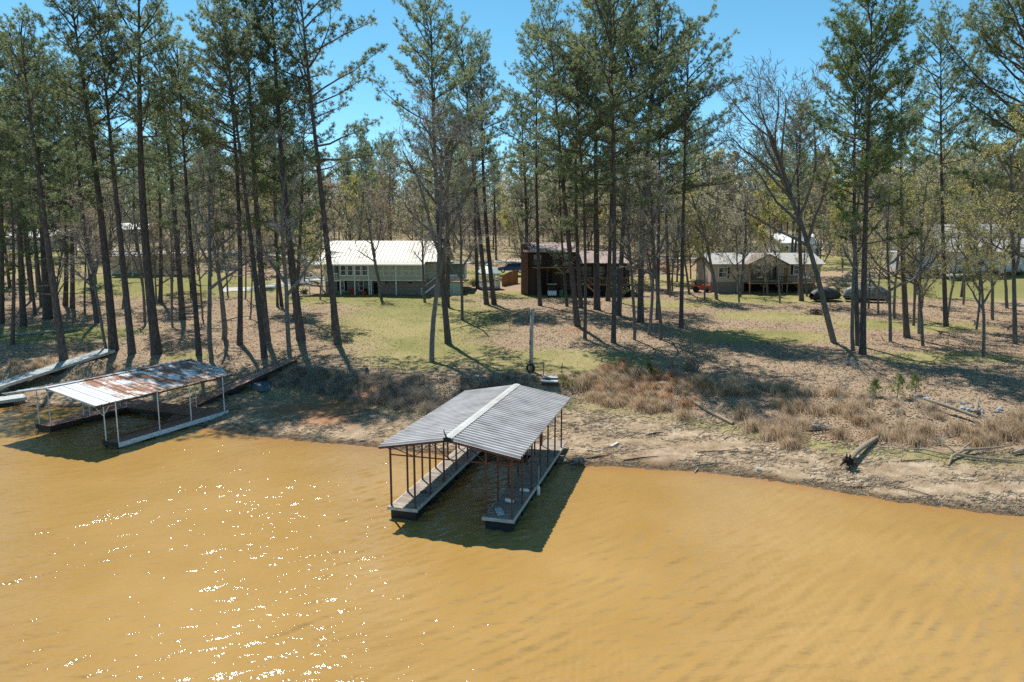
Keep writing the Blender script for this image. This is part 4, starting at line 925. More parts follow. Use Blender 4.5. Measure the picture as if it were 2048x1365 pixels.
# hardwoods
def hard_proto(seed, H, fork, spread, buds, bsize, lev=4, nl=9, up=.55, twn=1.0, tr_=.01):
    rs = np.random.RandomState(seed); trunk = MB(); limbs = MB(); tw = MB(); BP = []
    def grow(mb, p, d, L, r, n, wob, m=5, upb=.06):
        pts = [p]; dd = d
        for i in range(m):
            dd = unit(dd + rs.normal(size=3) * wob + np.array([0, 0, upb])); pts.append(pts[-1] + dd * L / m)
        mb.tube(pts, [r * (1 - .62 * i / m) for i in range(m + 1)], n, False); return np.array(pts), dd
    def rec(pts, L, r, level):
        m = len(pts) - 1
        cnt = {1: 6, 2: 5, 3: int(4 * twn)}.get(level, 4)
        for k in range(cnt):
            s = rs.uniform(.3, 1.0) if k else 1.0; f = s * m; i = min(int(f), m - 1); q = pts[i] + (pts[i + 1] - pts[i]) * (f - i)
            out = unit(pts[i + 1] - pts[i]); nd = unit(out * rs.uniform(.55, 1.1) + rs.normal(size=3) * .55 + np.array([0, 0, .16]))
            if level >= lev - 1:
                e = q + nd * L * rs.uniform(.3, .62); mid = (q + e) / 2 + rs.normal(size=3) * .05
                tw.tube([q, mid, e], [max(tr_, r * .4), tr_, tr_ * .6], 3, False)
                for _ in range(buds):
                    BP.append(q + (e - q) * rs.uniform(.2, 1.05) + rs.normal(size=3) * .07)
            else:
                p2, _ = grow(limbs if level < 2 else tw, q, nd, L * rs.uniform(.45, .72), r * rs.uniform(.45, .62) * (1 - .4 * s), 5 if level < 2 else 3, .16, 4 if level < 2 else 3)
                rec(p2, L * .58, r * .5 * (1 - .3 * s), level + 1)
    r0 = H * .0125
    tp, td = grow(trunk, np.array([0, 0, -.3]), np.array([0, 0, 1.]), H * .8 + .3, r0, 8, .045, 9, .03)
    for k in range(nl):
        s = fork + (1 - fork) * (k + rs.uniform(0, .8)) / nl; f = min(s, .999) * 9; i = int(f); q = tp[i] + (tp[i + 1] - tp[i]) * (f - i)
        a = k * 2.4 + rs.uniform(-.5, .5); el = math.radians(rs.uniform(22, 55) + 20 * s)
        nd = np.array([math.cos(a) * math.cos(el), math.sin(a) * math.cos(el), math.sin(el) * up / .55])
        L = H * spread * rs.uniform(.75, 1.15) * (1.15 - .55 * s)
        p2, _ = grow(limbs, q, unit(nd), L, r0 * (1 - .6 * s) * .8, 6, .13, 5, .09); rec(p2, L * .62, r0 * (1 - .6 * s) * .5, 1)
    out = [trunk.mesh('trunk', True), limbs.mesh('limbs'), tw.mesh('twigs'), None]
    if BP:
        P = np.array(BP); k = len(P); a = unit(rs.normal(size=(k, 3))) * bsize * rs.uniform(.6, 1.3, (k, 1)); b = unit(np.cross(a, rs.normal(size=(k, 3)))) * bsize * .6
        V = np.stack([P - a, P + b, P + a, P - b], 1).reshape(-1, 3); out[3] = np_mesh('crown', V, np.arange(4 * k).reshape(-1, 4))
    return out
HARD = {}
HPAR = {'h0': (16, .38, .24, 1, .05, 'bud_tan'), 'h1': (16, .45, .2, 1, .05, 'bud_red'), 'h2': (16, .3, .26, 0, .05, None),
        'H0': (21, .3, .4, 0, .05, None), 'H2': (21, .45, .42, 0, .05, None), 'H1': (21, .4, .33, 0, .05, None),
        'b0': (14, .3, .27, 3, .065, 'bud_yel'), 'b1': (14, .36, .24, 3, .06, 'bud_yel'), 'b2': (14, .25, .3, 3, .06, 'bud_tan'),
        't0': (15, .14, .32, 4, .1, 'bud_tan'), 't1': (15, .12, .34, 5, .1, 'bud_tan'), 't2': (15, .16, .31, 3, .09, 'bud_red'), 't3': (15, .12, .34, 5, .1, 'bud_yel')}
def geth(key):
    if key not in HARD:
        H, fork, spr, buds, bs, bm = HPAR[key]; ms = hard_proto(500 + sum(map(ord, key)) * 3, H, fork, spr, buds, bs, nl=14 if key[0] == 'H' else 9, twn=1.5 if key[0] in 'tH' else 1.0, tr_=.016 if key[0] in 'H' else (.012 if key[0] == 'h' else .009))
        ms[0].materials.append(MAT['bark2']); ms[1].materials.append(MAT['bark2']); ms[2].materials.append(MAT['twig'])
        if ms[3]: ms[3].materials.append(MAT[bm])
        HARD[key] = ms
    return HARD[key]
def hardwood(x, y, h, dia, lean, label, key, rz=0, group=None, cat='bare tree', name='hardwood_tree'):
    H = HPAR[key][0]; ms = geth(key); s = h / H
    o = thing(name, label, cat, (x, y, Tz(x, y)), 0, group); o.scale = (s, s, s)
    o.rotation_euler = (Matrix.Rotation(lean, 3, 'Y') @ Matrix.Rotation(rz, 3, 'Z')).to_euler()
    t = obj('trunk', ms[0], None, o); k = dia / (2 * H * .0125 * s) * .82; t.scale = (k, k, 1) if k > 1 else (max(k, .75), max(k, .75), 1)
    obj('limbs', ms[1], None, o); obj('twigs', ms[2], None, o)
    if ms[3]: obj('crown', ms[3], None, o)
    return o
TREES = [
    ('p', -54.86, 72.88, 29, 0.53, 0.104, 'pine trunk cut by the left edge of the photo'),
    ('p', -51.64, 71.65, 28.5, 0.63, 0.065, 'straight pine second in from the left edge'),
    ('p', -55.38, 78.89, 23, 0.35, -0.014, 'slim leaning pine between two thicker pines at the far left'),
    ('d', -52.51, 76.83, 30, 0.96, 0.047, 'stout dark pine on the leaf litter at the far left'),
    ('p', -37.65, 56.54, 26.5, 0.62, -0.048, 'leaning pine at the water side of the tan grass near the grey gangway'),
    ('p', -55.37, 84.43, 27, 0.56, 0.076, 'dark pine on the upper slope behind the stout far-left pine'),
    ('d', -53.54, 82.89, 28, 0.55, 0.037, 'dark pine just right of its twin on the upper left slope'),
    ('p', -44.79, 73.3, 27, 0.54, -0.043, 'pine standing alone at the end of the green patch on the left'),
    ('h', -35.86, 59.63, 15, 0.22, -0.003, 'thin grey hardwood pressed against a thick shore pine on the left'),
    ('p', -35.25, 59.72, 32, 0.74, -0.021, 'thick shore pine at the top end of the grey gangway'),
    ('p', -33.22, 58.9, 29, 0.6, -0.0, 'shore pine second from the top end of the grey gangway'),
    ('h', -40.19, 74.2, 16, 0.38, 0.06, 'bare hardwood with a curved foot between the left shore pines'),
    ('p', -30.97, 58.7, 33, 0.82, 0.012, 'thickest shore pine behind the rusty dock roof, left of its middle'),
    ('p', -45.39, 87.98, 26, 0.52, 0.047, 'pine farther back, seen just right of the thickest left shore pine'),
    ('p', -36.66, 75.53, 31, 0.66, -0.004, 'dark pine standing back from the shore behind the rusty roof'),
    ('p', -26.95, 57.99, 25, 0.47, 0.008, 'slim shore pine above the right end of the rusty roof'),
    ('h', -25.3, 56.66, 19, 0.5, -0.046, 'pale grey hardwood leaning left above the right end of the rusty roof'),
    ('h', -27.03, 63.43, 13, 0.65, 0.031, 'short thick hardwood with a flared foot beside the left shore pines'),
    ('p', -24.61, 61.09, 30.5, 0.49, 0.022, 'pine with a tufted top standing free against the sky on the left'),
    ('p', -20.95, 56.97, 27, 0.5, -0.079, 'pine leaning left beside the upper end of the brown gangway'),
    ('p', -22.71, 62.63, 31, 0.64, -0.028, 'pine behind the leaning one at the brown gangway'),
    ('h', -19.02, 57.6, 20, 0.51, 0.024, 'pale grey trunk at the upper end of the brown gangway'),
    ('p', -29.53, 85.71, 26, 0.31, 0.024, 'thinner of two close pines beside the concrete drive'),
    ('p', -29.19, 86.22, 27, 0.44, -0.004, 'thicker of two close pines beside the concrete drive'),
    ('d', -19.59, 62.73, 33, 0.78, -0.034, 'dark dense pine with low green boughs left of the lawn'),
    ('d', -23.99, 75.03, 25, 0.49, 0.072, 'slim pine hidden behind the dense dark pine left of the lawn'),
    ('w', -15.82, 61.38, 34, 0.63, -0.055, 'tall pine with long boughs reaching right over the lawn'),
    ('h', -18.17, 93.87, 15, 0.62, 0.01, 'slender trunk on the lawn in front of the green house windows'),
    ('H', -6.56, 54.85, 21.5, 0.56, -0.01, 'big spreading bare hardwood at the foot of the lawn'),
    ('w', -5.96, 62.89, 29.5, 0.6, -0.044, 'lone pine on the lawn with a broad crown against the sky'),
    ('h', -11.45, 89.68, 14, 0.46, 0.019, 'hardwood on the upper lawn behind the big bare one'),
    ('p', -8.06, 85.01, 24, 0.56, -0.009, 'pine on the upper lawn before the right end of the green house'),
    ('h', -5.51, 74.83, 18, 0.44, -0.028, 'slim hardwood on the lawn right of the lone pine'),
    ('p', -5.25, 103.95, 24, 0.53, -0.015, 'slim pine in front of the lattice gazebo, left'),
    ('p', -3.3, 88.05, 33, 0.64, -0.076, 'left one of twin leaning pines before the gazebo'),
    ('p', -2.31, 87.45, 32, 0.64, -0.067, 'right one of twin leaning pines before the gazebo'),
    ('p', 2.07, 100.78, 27, 0.59, -0.015, 'pine before the brick chimney of the brown house'),
    ('h', 2.85, 102.51, 17, 0.45, -0.033, 'bare trunk close behind the pine at the brown house chimney'),
    ('p', 3.48, 84.63, 32, 0.5, -0.022, 'straight pine left of the golf cart'),
    ('d', 6.73, 83.32, 20, 0.37, -0.067, 'slim pine with low dark boughs right of the golf cart'),
    ('p', 6.65, 68.78, 30, 0.6, -0.105, 'grey pine leaning left, in the middle group'),
    ('p', 8.32, 82.09, 30, 0.54, -0.039, 'dark pine behind the leaning grey one in the middle group'),
    ('p', 6.85, 63.44, 26, 0.33, -0.042, 'slim shoreward pine right of the leaning grey one'),
    ('q', 10.08, 80.67, 34, 0.77, -0.003, 'thick dark pine in front of the brown house'),
    ('p', 12.66, 89.9, 31, 0.59, -0.004, 'pine at the right end of the brown house'),
    ('q', 9.32, 62.0, 35, 0.45, -0.014, 'tall straight reddish pine nearest the shore in the middle group'),
    ('q', 12.04, 76.8, 32, 0.62, 0.014, 'pine just behind the tall reddish one'),
    ('h', 11.55, 63.72, 17, 0.28, -0.038, 'thin trunk right of the tall reddish pine'),
    ('q', 13.88, 73.3, 33, 0.7, 0.019, 'thick pine leaning right in the middle group'),
    ('h', 13.28, 65.58, 18, 0.38, 0.069, 'hardwood leaning right, at the right end of the middle group'),
    ('p', 16.17, 75.43, 29, 0.44, -0.008, 'pine hidden behind a hardwood right of the middle group'),
    ('h', 13.98, 63.42, 19, 0.42, -0.017, 'upright hardwood at the right end of the middle group'),
    ('p', 22.51, 97.52, 27, 0.57, -0.052, 'pine near the white post left of the beige house'),
    ('w', 17.57, 70.44, 30, 0.46, 0.005, 'lone pine leaning right before the beige house yard'),
    ('h', 25.39, 97.63, 17, 0.43, -0.062, 'slim hardwood beside the red tractor'),
    ('b', 26.07, 92.32, 13, 0.34, -0.048, 'thin budding tree close to the red tractor'),
    ('h', 27.73, 92.43, 18, 0.61, -0.186, 'leaning hardwood before the left window of the beige house'),
    ('h', 31.98, 95.88, 16, 0.63, -0.056, 'hardwood before the porch of the beige house'),
    ('b', 36.1, 96.4, 8, 0.42, -0.097, 'small budding tree with pale feet before the beige house deck'),
    ('p', 38.49, 90.6, 24, 0.6, -0.077, 'pine trunk at the right end of the beige house'),
    ('b', 41.12, 95.08, 10, 0.35, -0.041, 'short budding tree right of the beige house'),
    ('L', 29.98, 62.89, 25, 0.69, -0.296, 'tall bare hardwood leaning left before the covered boats'),
    ('h', 29.51, 58.34, 19, 0.38, -0.134, 'hardwood at the left of a twin pine trunk on the right'),
    ('w', 31.26, 60.98, 27.5, 0.45, -0.081, 'rear one of the twin green pines on the right'),
    ('g', 29.76, 57.21, 28.5, 0.54, -0.055, 'front one of the twin green pines on the right'),
    ('b', 42.61, 78.99, 13, 0.29, -0.079, 'thin budding tree right of the twin green pines'),
    ('b', 35.52, 63.4, 17, 0.23, -0.057, 'thin straight budding tree on the open litter slope'),
    ('b', 43.01, 76.45, 16, 0.39, -0.064, 'budding tree behind the thin straight one on the right'),
    ('p', 38.11, 65.24, 24, 0.57, -0.116, 'pine trunk rising from a shared foot on the right slope'),
    ('b', 42.8, 72.26, 16, 0.37, -0.064, 'budding tree behind the shared-foot pine'),
    ('b', 40.52, 67.37, 17, 0.35, -0.11, 'budding tree leaning against the shared-foot pine'),
    ('b', 37.49, 61.56, 14, 0.36, -0.068, 'low-forked budding tree on the right slope'),
    ('p', 46.32, 72.35, 31, 0.48, -0.101, 'slim pine with a small crown before the white house'),
    ('b', 39.35, 56.2, 13, 0.33, -0.06, 'dark small budding tree near the right edge'),
    ('b', 61.17, 84.09, 15, 0.49, -0.181, 'tree on the lawn edge below the white house'),
    ('W', 53.98, 67.28, 33, 0.79, -0.213, 'great pine whose boughs hang in from the right edge'),
    ('b', 52.22, 65.96, 22, 0.53, -0.172, 'budding hardwood whose yellow sprays hang in at the right edge'),
    ('b', 46.54, 62.47, 22, 0.37, -0.144, 'tall yellow-green tree crowding the right edge'),
    ('b', 53.75, 75.93, 19, 0.39, -0.103, 'yellow budding tree farther back at the right edge'),
    ('h', -50.01, 79.61, 14, 0.29, 0.076, 'bare spreading tree on the litter behind the left shore pines'),
    ('h', -47.62, 83.18, 13, 0.3, 0.125, 'bare crooked tree uphill between the left pine trunks'),
    ('h', -35.49, 70.84, 13, 0.31, -0.001, 'twiggy bare tree low between the left shore pines'),
    ('h', -49.11, 72.87, 12, 0.27, 0.116, 'twiggy bare tree beside the stout far-left pine'),
    ('h', -34.62, 75.93, 12, 0.28, 0.092, 'small bare tree behind the pale grey leaning trunk'),
    ('d', -45.64, 61.68, 19, 0.36, 0.081, 'young dark pine low at the left edge'),
    ('h', -29.35, 76.03, 12, 0.28, 0.098, 'small bare tree behind the brown gangway pines'),
    ('b', -26.0, 92.32, 9, 0.34, 0.041, 'small yellow budding tree left of the green house deck'),
]
rng = random.Random(11); cnt = {}
for (k, x, y, h, dia, lean, label) in TREES:
    cnt[k] = cnt.get(k, 0) + 1; n = cnt[k]; rz = rng.uniform(0, 6.28)
    if k in 'pqdwgW':
        j = n % {'p': 4, 'q': 2, 'd': 2, 'w': 2, 'g': 1, 'W': 1}[k]
        if k == 'w': rz = rng.uniform(-.4, .4)
        if k == 'W': rz = math.pi
        pine(x, y, h, dia, lean, label, k, j, rz, 'pines along the shore')
    elif k == 'H': hardwood(x, y, h, dia, lean, label, 'H%d' % (n % 2), rz, 'bare hardwoods')
    elif k == 'L': hardwood(x, y, h, dia, lean, label, 'H2', 2.2, 'bare hardwoods')
    elif k == 'y': hardwood(x, y, h, dia, lean, label, 't3', rz, 'budding trees', 'budding tree', 'budding_tree')
    elif k == 'h': hardwood(x, y, h, dia, lean, label, 'h%d' % (n % 3), rz, 'bare hardwoods')
    elif k == 'b': hardwood(x, y, h, dia, lean, label, 'b%d' % (n % 3), rz, 'budding trees', 'budding tree', 'budding_tree')
# the wood behind the houses
HOUSES = [(-30, -5, 95, 114), (-1, 18, 94, 110), (27, 48, 96, 112), (58, 92, 100, 120), (-68, -50, 105, 118), (-5, 4, 103, 124), (-118, -85, 144, 178), (50, 62, 130, 144)]
def clear(x, y):
    return all(not (a < x < b and c < y < d) for a, b, c, d in HOUSES)
ANCH = [(60, 'at the left edge of the photo'), (150, 'above the low white-roofed shed'), (240, 'left of the far grey house'), (330, 'above the mobile home'), (430, 'right of the mobile home'), (530, 'over the concrete drive'), (630, 'left of the green house'), (720, 'above the left part of the cream roof'), (800, 'above the middle of the cream roof'), (880, 'above the right part of the cream roof'), (960, 'above the gazebo'), (1040, 'above the blue SUV'), (1120, 'above the brown house chimney side'), (1200, 'above the brown house wing'), (1290, 'right of the brown house'), (1390, 'between the brown and beige houses'), (1470, 'above the left end of the beige house'), (1550, 'above the beige house porch'), (1640, 'above the far bright-roofed barn'), (1740, 'above the covered boats'), (1840, 'left of the white house'), (1940, 'above the left part of the white house'), (9999, 'above the right part of the white house')]
seen_labels = {}
def far_label(x, y, h, sort):
    px = 1024 + 1366 * x / y; z = next(a for q, a in ANCH if px < q)
    size = 'tall' if h > 22 else ('short' if h < 16 else 'mid-height')
    row = 'near' if y < 122 else ('front row' if y < 150 else ('second row' if y < 190 else 'back row'))
    l = ('%s far %s %s' % (size, sort, z)) + ('' if y < 122 else ', ' + row)
    n = seen_labels.get(l, 0); seen_labels[l] = n + 1
    return l, 'far %ss behind the houses' % sort
SORT = {'t0': 'tan budding tree', 't1': 'tan budding tree', 't2': 'russet budding tree', 't3': 'yellow-green budding tree', 'h0': 'bare tree', 'h1': 'bare tree', 'h2': 'bare tree', 'b0': 'yellow budding tree', 'b1': 'yellow budding tree', 'b2': 'tan budding tree'}
rng = random.Random(42); made = 0; spots = []
def try_spot(x, y, dmin):
    if not clear(x, y): return False
    if any((x - a) ** 2 + (y - b) ** 2 < dmin * dmin for a, b in spots): return False
    spots.append((x, y)); return True
for ring, (ya, yb, num, dmin) in enumerate(((124, 150, 90, 3.6), (150, 190, 135, 4.0), (190, 260, 120, 5.2))):
    m = 0; tries = 0
    while m < num and tries < 4000:
        tries += 1
        y = rng.uniform(ya, yb); x = rng.uniform(-.86, .86) * y
        if ring == 0 and -26 < x < 2 and y < 140: continue
        if not try_spot(x, y, dmin): continue
        m += 1; u = rng.random(); rz = rng.uniform(0, 6.28)
        px = 1024 + 1366 * x / y
        pinef = .5 if px < 820 else (.42 if px < 1300 else .36)
        if u < pinef:
            h = rng.uniform(20, 30); l, g = far_label(x, y, h, 'pine'); pine(x, y, h, rng.uniform(.35, .5), rng.uniform(-.03, .03), l, 'f', rng.randrange(2), rz, g)
        else:
            key = rng.choice(['t0', 't0', 't1', 't2', 't3', 't1'] if px > 900 else ['t0', 't0', 't2', 't2', 't1', 'h2', 't3'])
            if px > 1500 and rng.random() < .5: key = 't3'
            h = rng.uniform(14, 23); l, g = far_label(x, y, h, SORT[key]); hardwood(x, y, h, rng.uniform(.3, .45), rng.uniform(-.05, .05), l, key, rz, g, 'budding tree', 'budding_tree')
# scattered trees in the gaps between and beside the houses
for (x, y, h, key) in ((-22, 116, 17, 't2'), (-12, 115, 18, 'h2'), (-16, 119, 19, 't0'), (-6, 122, 18, 't2'), (-27, 118, 18, 'h0'), (7, 112, 17, 't2'), (13, 116, 18, 't1'), (19, 112, 16, 't0'), (22, 95, 13, 'h0'), (27, 112, 17, 't3'), (33, 113, 18, 't0'), (37, 114, 16, 't1'), (43, 113, 17, 't3'), (30, 90, 12, 'b2'), (35, 89, 11, 'h1'), (47, 94, 14, 'b0'), (52, 88, 15, 'b1'), (57, 86, 15, 'h0'), (-36, 92, 13, 'h1'), (-43, 86, 14, 'h2'), (-50, 84, 15, 'h0'), (-56, 92, 14, 't2'), (-62, 102, 15, 't0'), (-68, 88, 16, 't2'), (-48, 99, 13, 't0'), (-40, 108, 14, 't2'), (-10, 94, 12, 'h1'), (48, 70, 13, 'b1'), (50, 78, 15, 'b0'), (44, 84, 14, 'b1'), (60, 74, 16, 'b0'), (56, 70, 15, 'b1'), (-48, 92, 13, 't2'), (-58, 98, 14, 'h1'), (-40, 96, 12, 'h0'), (-34, 112, 10, 't3'), (-31, 97, 8, 't0'), (20, 106, 13, 't0'), (24, 102, 12, 'b1'), (50, 99, 12, 'b0'), (54, 112, 15, 't3'), (57, 96, 14, 'b1'), (48, 108, 14, 't0'), (78, 88, 14, 't3'), (66, 82, 12, 'b2'), (2, 116, 12, 't0'), (10, 113, 14, 't1'), (-66, 95, 15, 'h2'), (-74, 104, 16, 't2'), (-80, 92, 15, 't0'), (88, 98, 15, 't3'), (30, 115, 14, 't1'), (40, 116, 14, 't0'), (-44, 120, 14, 't3'), (-52, 124, 15, 't1')):
    l, g = far_label(x, y, h, SORT[key]); hardwood(x, y, h, .3, rng.uniform(-.06, .06), l, key, rng.uniform(0, 6.28), g, 'budding tree', 'budding_tree')
for (x, y, h) in ((-62, 88, 24), (-70, 84, 27), (-66, 76, 28), (-60, 68, 27), (-76, 90, 26), (-58, 84, 25), (-72, 98, 24), (-45, 96, 22), (18, 108, 21), (24, 116, 22), (-38, 118, 20), (47, 115, 20), (62, 94, 24), (78, 84, 25)):
    l, g = far_label(x, y, h, 'pine'); pine(x, y, h, .45, rng.uniform(-.03, .03), l, 'p' if x < -50 else 'f', rng.randrange(2), rng.uniform(0, 6.28), g)

# undergrowth and the far wood beyond, each one mass
def thicket(name, label, seed, n, xf, y0, y1, h, size, mat, up):
    r = np.random.RandomState(seed); Y = r.uniform(y0, y1, n); X = r.uniform(-xf, xf, n) * Y
    clump = fbm(X * .12, Y * .12, seed, 3); ok = (clump > .36) & np.array([clear(a_, b_) for a_, b_ in zip(X, Y)])
    X, Y, clump = X[ok], Y[ok], clump[ok]; k = len(X); Z = T(X, Y) + h * r.uniform(0, 1, k) ** 1.3 * np.clip((clump - .3) * 3.2, .3, 1.3)
    P = np.stack([X, Y, Z], 1); d_ = unit(r.normal(size=(k, 3)) + np.array([[0, 0, up]])) * (size * r.uniform(.5, 1.5, (k, 1))); s_ = unit(np.cross(d_, r.normal(size=(k, 3)))) * size * .09
    V = np.stack([P - s_, P + s_, P + d_], 1).reshape(-1, 3)
    o = obj(name, np_mesh(name, V, np.arange(3 * k).reshape(-1, 3)), MAT[mat], kind='stuff'); o['label'] = label
thicket('undergrowth', 'grey twiggy undergrowth of the wood behind the houses', 31, 45000, .85, 126, 230, 6.5, .8, 'brush', .9)
thicket('undergrowth', 'tan and yellow undergrowth of the wood behind the houses', 32, 40000, .85, 124, 230, 5.5, .5, 'bud_tan', .3)
thicket('far_wood', 'far wood closing the view beyond the houses', 33, 200000, .9, 250, 330, 28, 1.9, 'brush', 1.2)
thicket('far_wood', 'dark pines of the far wood beyond the houses', 34, 160000, .9, 255, 330, 35, 1.4, 'needle', .3)

# ---------------------------------------------------------------- shrubs, saplings, grasses, litter
def blades(rs, X, Y, Hh, w, lean=.35, base=0.02):
    k = len(X); Z = T(X, Y) - base; P = np.stack([X, Y, Z], 1); a = rs.uniform(0, 6.28, k)
    d = np.stack([np.cos(a) * lean * rs.uniform(.1, 1.2, k), np.sin(a) * lean * rs.uniform(.1, 1.2, k), np.ones(k)], 1); d = unit(d) * Hh[:, None]
    sd = np.stack([-np.sin(a + 1), np.cos(a + 1), 0 * a], 1) * w * .5
    mid = P + d * .55 ; tip = P + d + np.stack([np.cos(a), np.sin(a), -.4 + 0 * a], 1) * Hh[:, None] * .22
    V = np.stack([P - sd, P + sd, mid + sd * .7, mid - sd * .7, tip], 1).reshape(-1, 3)
    i = np.arange(k)[:, None] * 5
    F = np.concatenate([i + np.array([[0, 1, 2]]), i + np.array([[0, 2, 3]]), i + np.array([[3, 2, 4]])])
    return V, F
def bankpt(rs, n, x0, x1, lo, hi):
    X = rs.uniform(x0, x1, n); f = np.interp(X, FX, FY); c = np.maximum(np.interp(X, CX, CY), f + 1.2); return X, f + (c - f) * rs.uniform(lo, hi, n)
def grass_patch(name, label, seed, centers, per, rad, hgt, w, mat, lean=.35):
    rs = np.random.RandomState(seed); Xs = []; Ys = []; Hs = []
    for cx, cy, sc in centers:
        k = int(per * sc); r = np.abs(rs.normal(size=k)) * rad * sc * .6; a = rs.uniform(0, 6.28, k)
        Xs.append(cx + r * np.cos(a)); Ys.append(cy + r * np.sin(a) * .8); Hs.append(hgt * sc * rs.uniform(.45, 1.1, k) * np.exp(-(r / (rad * sc * 1.6)) ** 2))
    V, F = blades(rs, np.concatenate(Xs), np.concatenate(Ys), np.concatenate(Hs), w, lean)
    o = obj(name, np_mesh(name, V, F), MAT[mat], kind='stuff'); o['label'] = label; o['category'] = 'grass'; return o
rs = np.random.RandomState(77)
def centers(n, x0, x1, lo, hi, s0=.6, s1=1.3, gate=None):
    X, Y = bankpt(rs, n, x0, x1, lo, hi); c = [(x, y, rs.uniform(s0, s1)) for x, y in zip(X, Y)]
    return [q for q in c if gate is None or gate(q[0], q[1])]
def nogate(x, y):
    f_ = float(np.interp(x, FX, FY))
    return not (1.0 < x < 3.4 and 44 < y < 50.5) and not (x > 17 and y < f_ + .35) and not (11.0 < x < 14.4 and 40 < y < 45.4) and not (26.0 < x < 29.5 and 38.6 < y < 41.6)
grass_patch('dry_grass', 'tall tan dry grass along the right bank', 1, centers(200, 5, 34, -.3, .95, .5, 1.35, nogate), 300, .8, .95, .03, 'drygrass')
grass_patch('dry_grass', 'tan grass tufts at the far left shore', 2, [(rs.uniform(-43, -37.5), rs.uniform(53.5, 55.8), rs.uniform(.6, 1)) for _ in range(16)] + [(rs.uniform(-34, -26), rs.uniform(53.5, 55.4), rs.uniform(.5, .8)) for _ in range(18)], 260, .6, .8, .03, 'drygrass')
grass_patch('russet_grass', 'russet broom grass on the bank right of the ramp', 3, centers(46, 5.5, 14, .2, 1.6, .6, 1.1), 260, .55, .95, .028, 'redgrass')
grass_patch('bank_brush', 'dense grey-brown brush along the bank left of the ramp', 4, centers(130, -19, 1.2, -.45, 1.1, .6, 1.25, nogate), 220, .75, .85, .024, 'brush', .9)
grass_patch('bank_brush', 'thin grey brush along the right bank', 5, centers(70, 3.6, 32, -.1, 1.1, .5, 1.0, nogate), 90, .7, .9, .02, 'brush', .9)
grass_patch('green_tufts', 'greenish grass tufts beside the ramp', 6, [(rs.uniform(3.5, 6.5), rs.uniform(48.5, 51.5), rs.uniform(.5, .9)) for _ in range(22)] + [(rs.uniform(-.6, 1.9), rs.uniform(49, 51.5), rs.uniform(.4, .7)) for _ in range(10)], 220, .6, .55, .022, 'greengrass')
# low grass cover of the lawn and the upper beach
def scatter(n, x0, x1, y0, y1, fn, seed):
    r = np.random.RandomState(seed); X = r.uniform(x0, x1, n); Y = y0 + (y1 - y0) * r.uniform(0, 1, n) ** 1.25; k = r.uniform(0, 1, n) < fn(X, Y); return X[k], Y[k], r
def lawnp(X, Y):
    g_, s_, c_, _ = zones(X, Y); return np.clip(g_ * 1.2, 0, 1) * (Y > np.interp(X, FX, FY) - 4)
X, Y, r = scatter(150000, -60, 60, 38, 100, lawnp, 8)
V, F = blades(r, X, Y, r.uniform(.05, .16, len(X)), .03, .8)
o = obj('lawn_grass', np_mesh('lawn_grass', V, F), MAT['greengrass'], kind='stuff'); o['label'] = 'short patchy lawn grass between the trees'
def litterp(X, Y):
    g_, s_, c_, _ = zones(X, Y); return np.clip(1.05 - g_ * 1.1, .06, 1) * (Y > np.interp(X, FX, FY) - .5)
X, Y, r = scatter(230000, -62, 62, 36, 98, litterp, 9)
k = len(X); Z = T(X, Y) + r.uniform(.005, .06, k); P = np.stack([X, Y, Z], 1)
a = r.uniform(0, 6.28, k); tl = r.uniform(-.7, .7, k); sz = r.uniform(.04, .1, k)
A = np.stack([np.cos(a), np.sin(a), tl], 1) * sz[:, None]; B = np.stack([-np.sin(a), np.cos(a), r.uniform(-.6, .6, k)], 1) * sz[:, None] * .7
V = np.stack([P - A, P + B, P + A, P - B], 1).reshape(-1, 3)
o = obj('leaf_litter', np_mesh('leaf_litter', V, np.arange(4 * k).reshape(-1, 4)), MAT['leaf'], kind='stuff'); o['label'] = 'fallen leaves covering the ground under the trees'
# beach wrack: small sticks and bark
def wrackp(X, Y):
    s_ = np.interp(X, SX, SY); f_ = np.interp(X, FX, FY); tb = (Y - s_) / np.maximum(f_ - s_, .5)
    return ((tb > .01) & (tb < 1.1)) * np.clip(.25 + 1.3 * (fbm(X * .5, Y * .9, 60, 3) - .38) * 2 + .9 * np.exp(-(tb / .07) ** 2), 0, 1)
X, Y, r = scatter(100000, -24, 34, 28, 54, wrackp, 10)
k = len(X); Z = T(X, Y) + .015; P = np.stack([X, Y, Z], 1); a = r.normal(.25, .7, k); L = r.uniform(.04, .2, k) * np.where(r.rand(k) < .04, 3.5, 1)
A = np.stack([np.cos(a), np.sin(a) * .9, r.uniform(-.12, .22, k)], 1) * L[:, None]; w = np.stack([-np.sin(a), np.cos(a), 0 * a], 1) * r.uniform(.008, .022, k)[:, None]; up = np.array([[0, 0, 1.]]) * r.uniform(.012, .03, k)[:, None]
V = np.stack([P - A - w, P - A + w, P - A + up, P + A - w * .6, P + A + w * .6, P + A + up * .7], 1).reshape(-1, 3); i = np.arange(k)[:, None] * 6
F = np.concatenate([i + np.array([q]) for q in ((0, 3, 5), (0, 5, 2), (1, 2, 5), (1, 5, 4), (0, 2, 1), (3, 4, 5))])
o = obj('beach_wrack', np_mesh('beach_wrack', V, F), MAT['debris'], kind='stuff'); o['label'] = 'small sticks and bark strewn over the sandy beach'
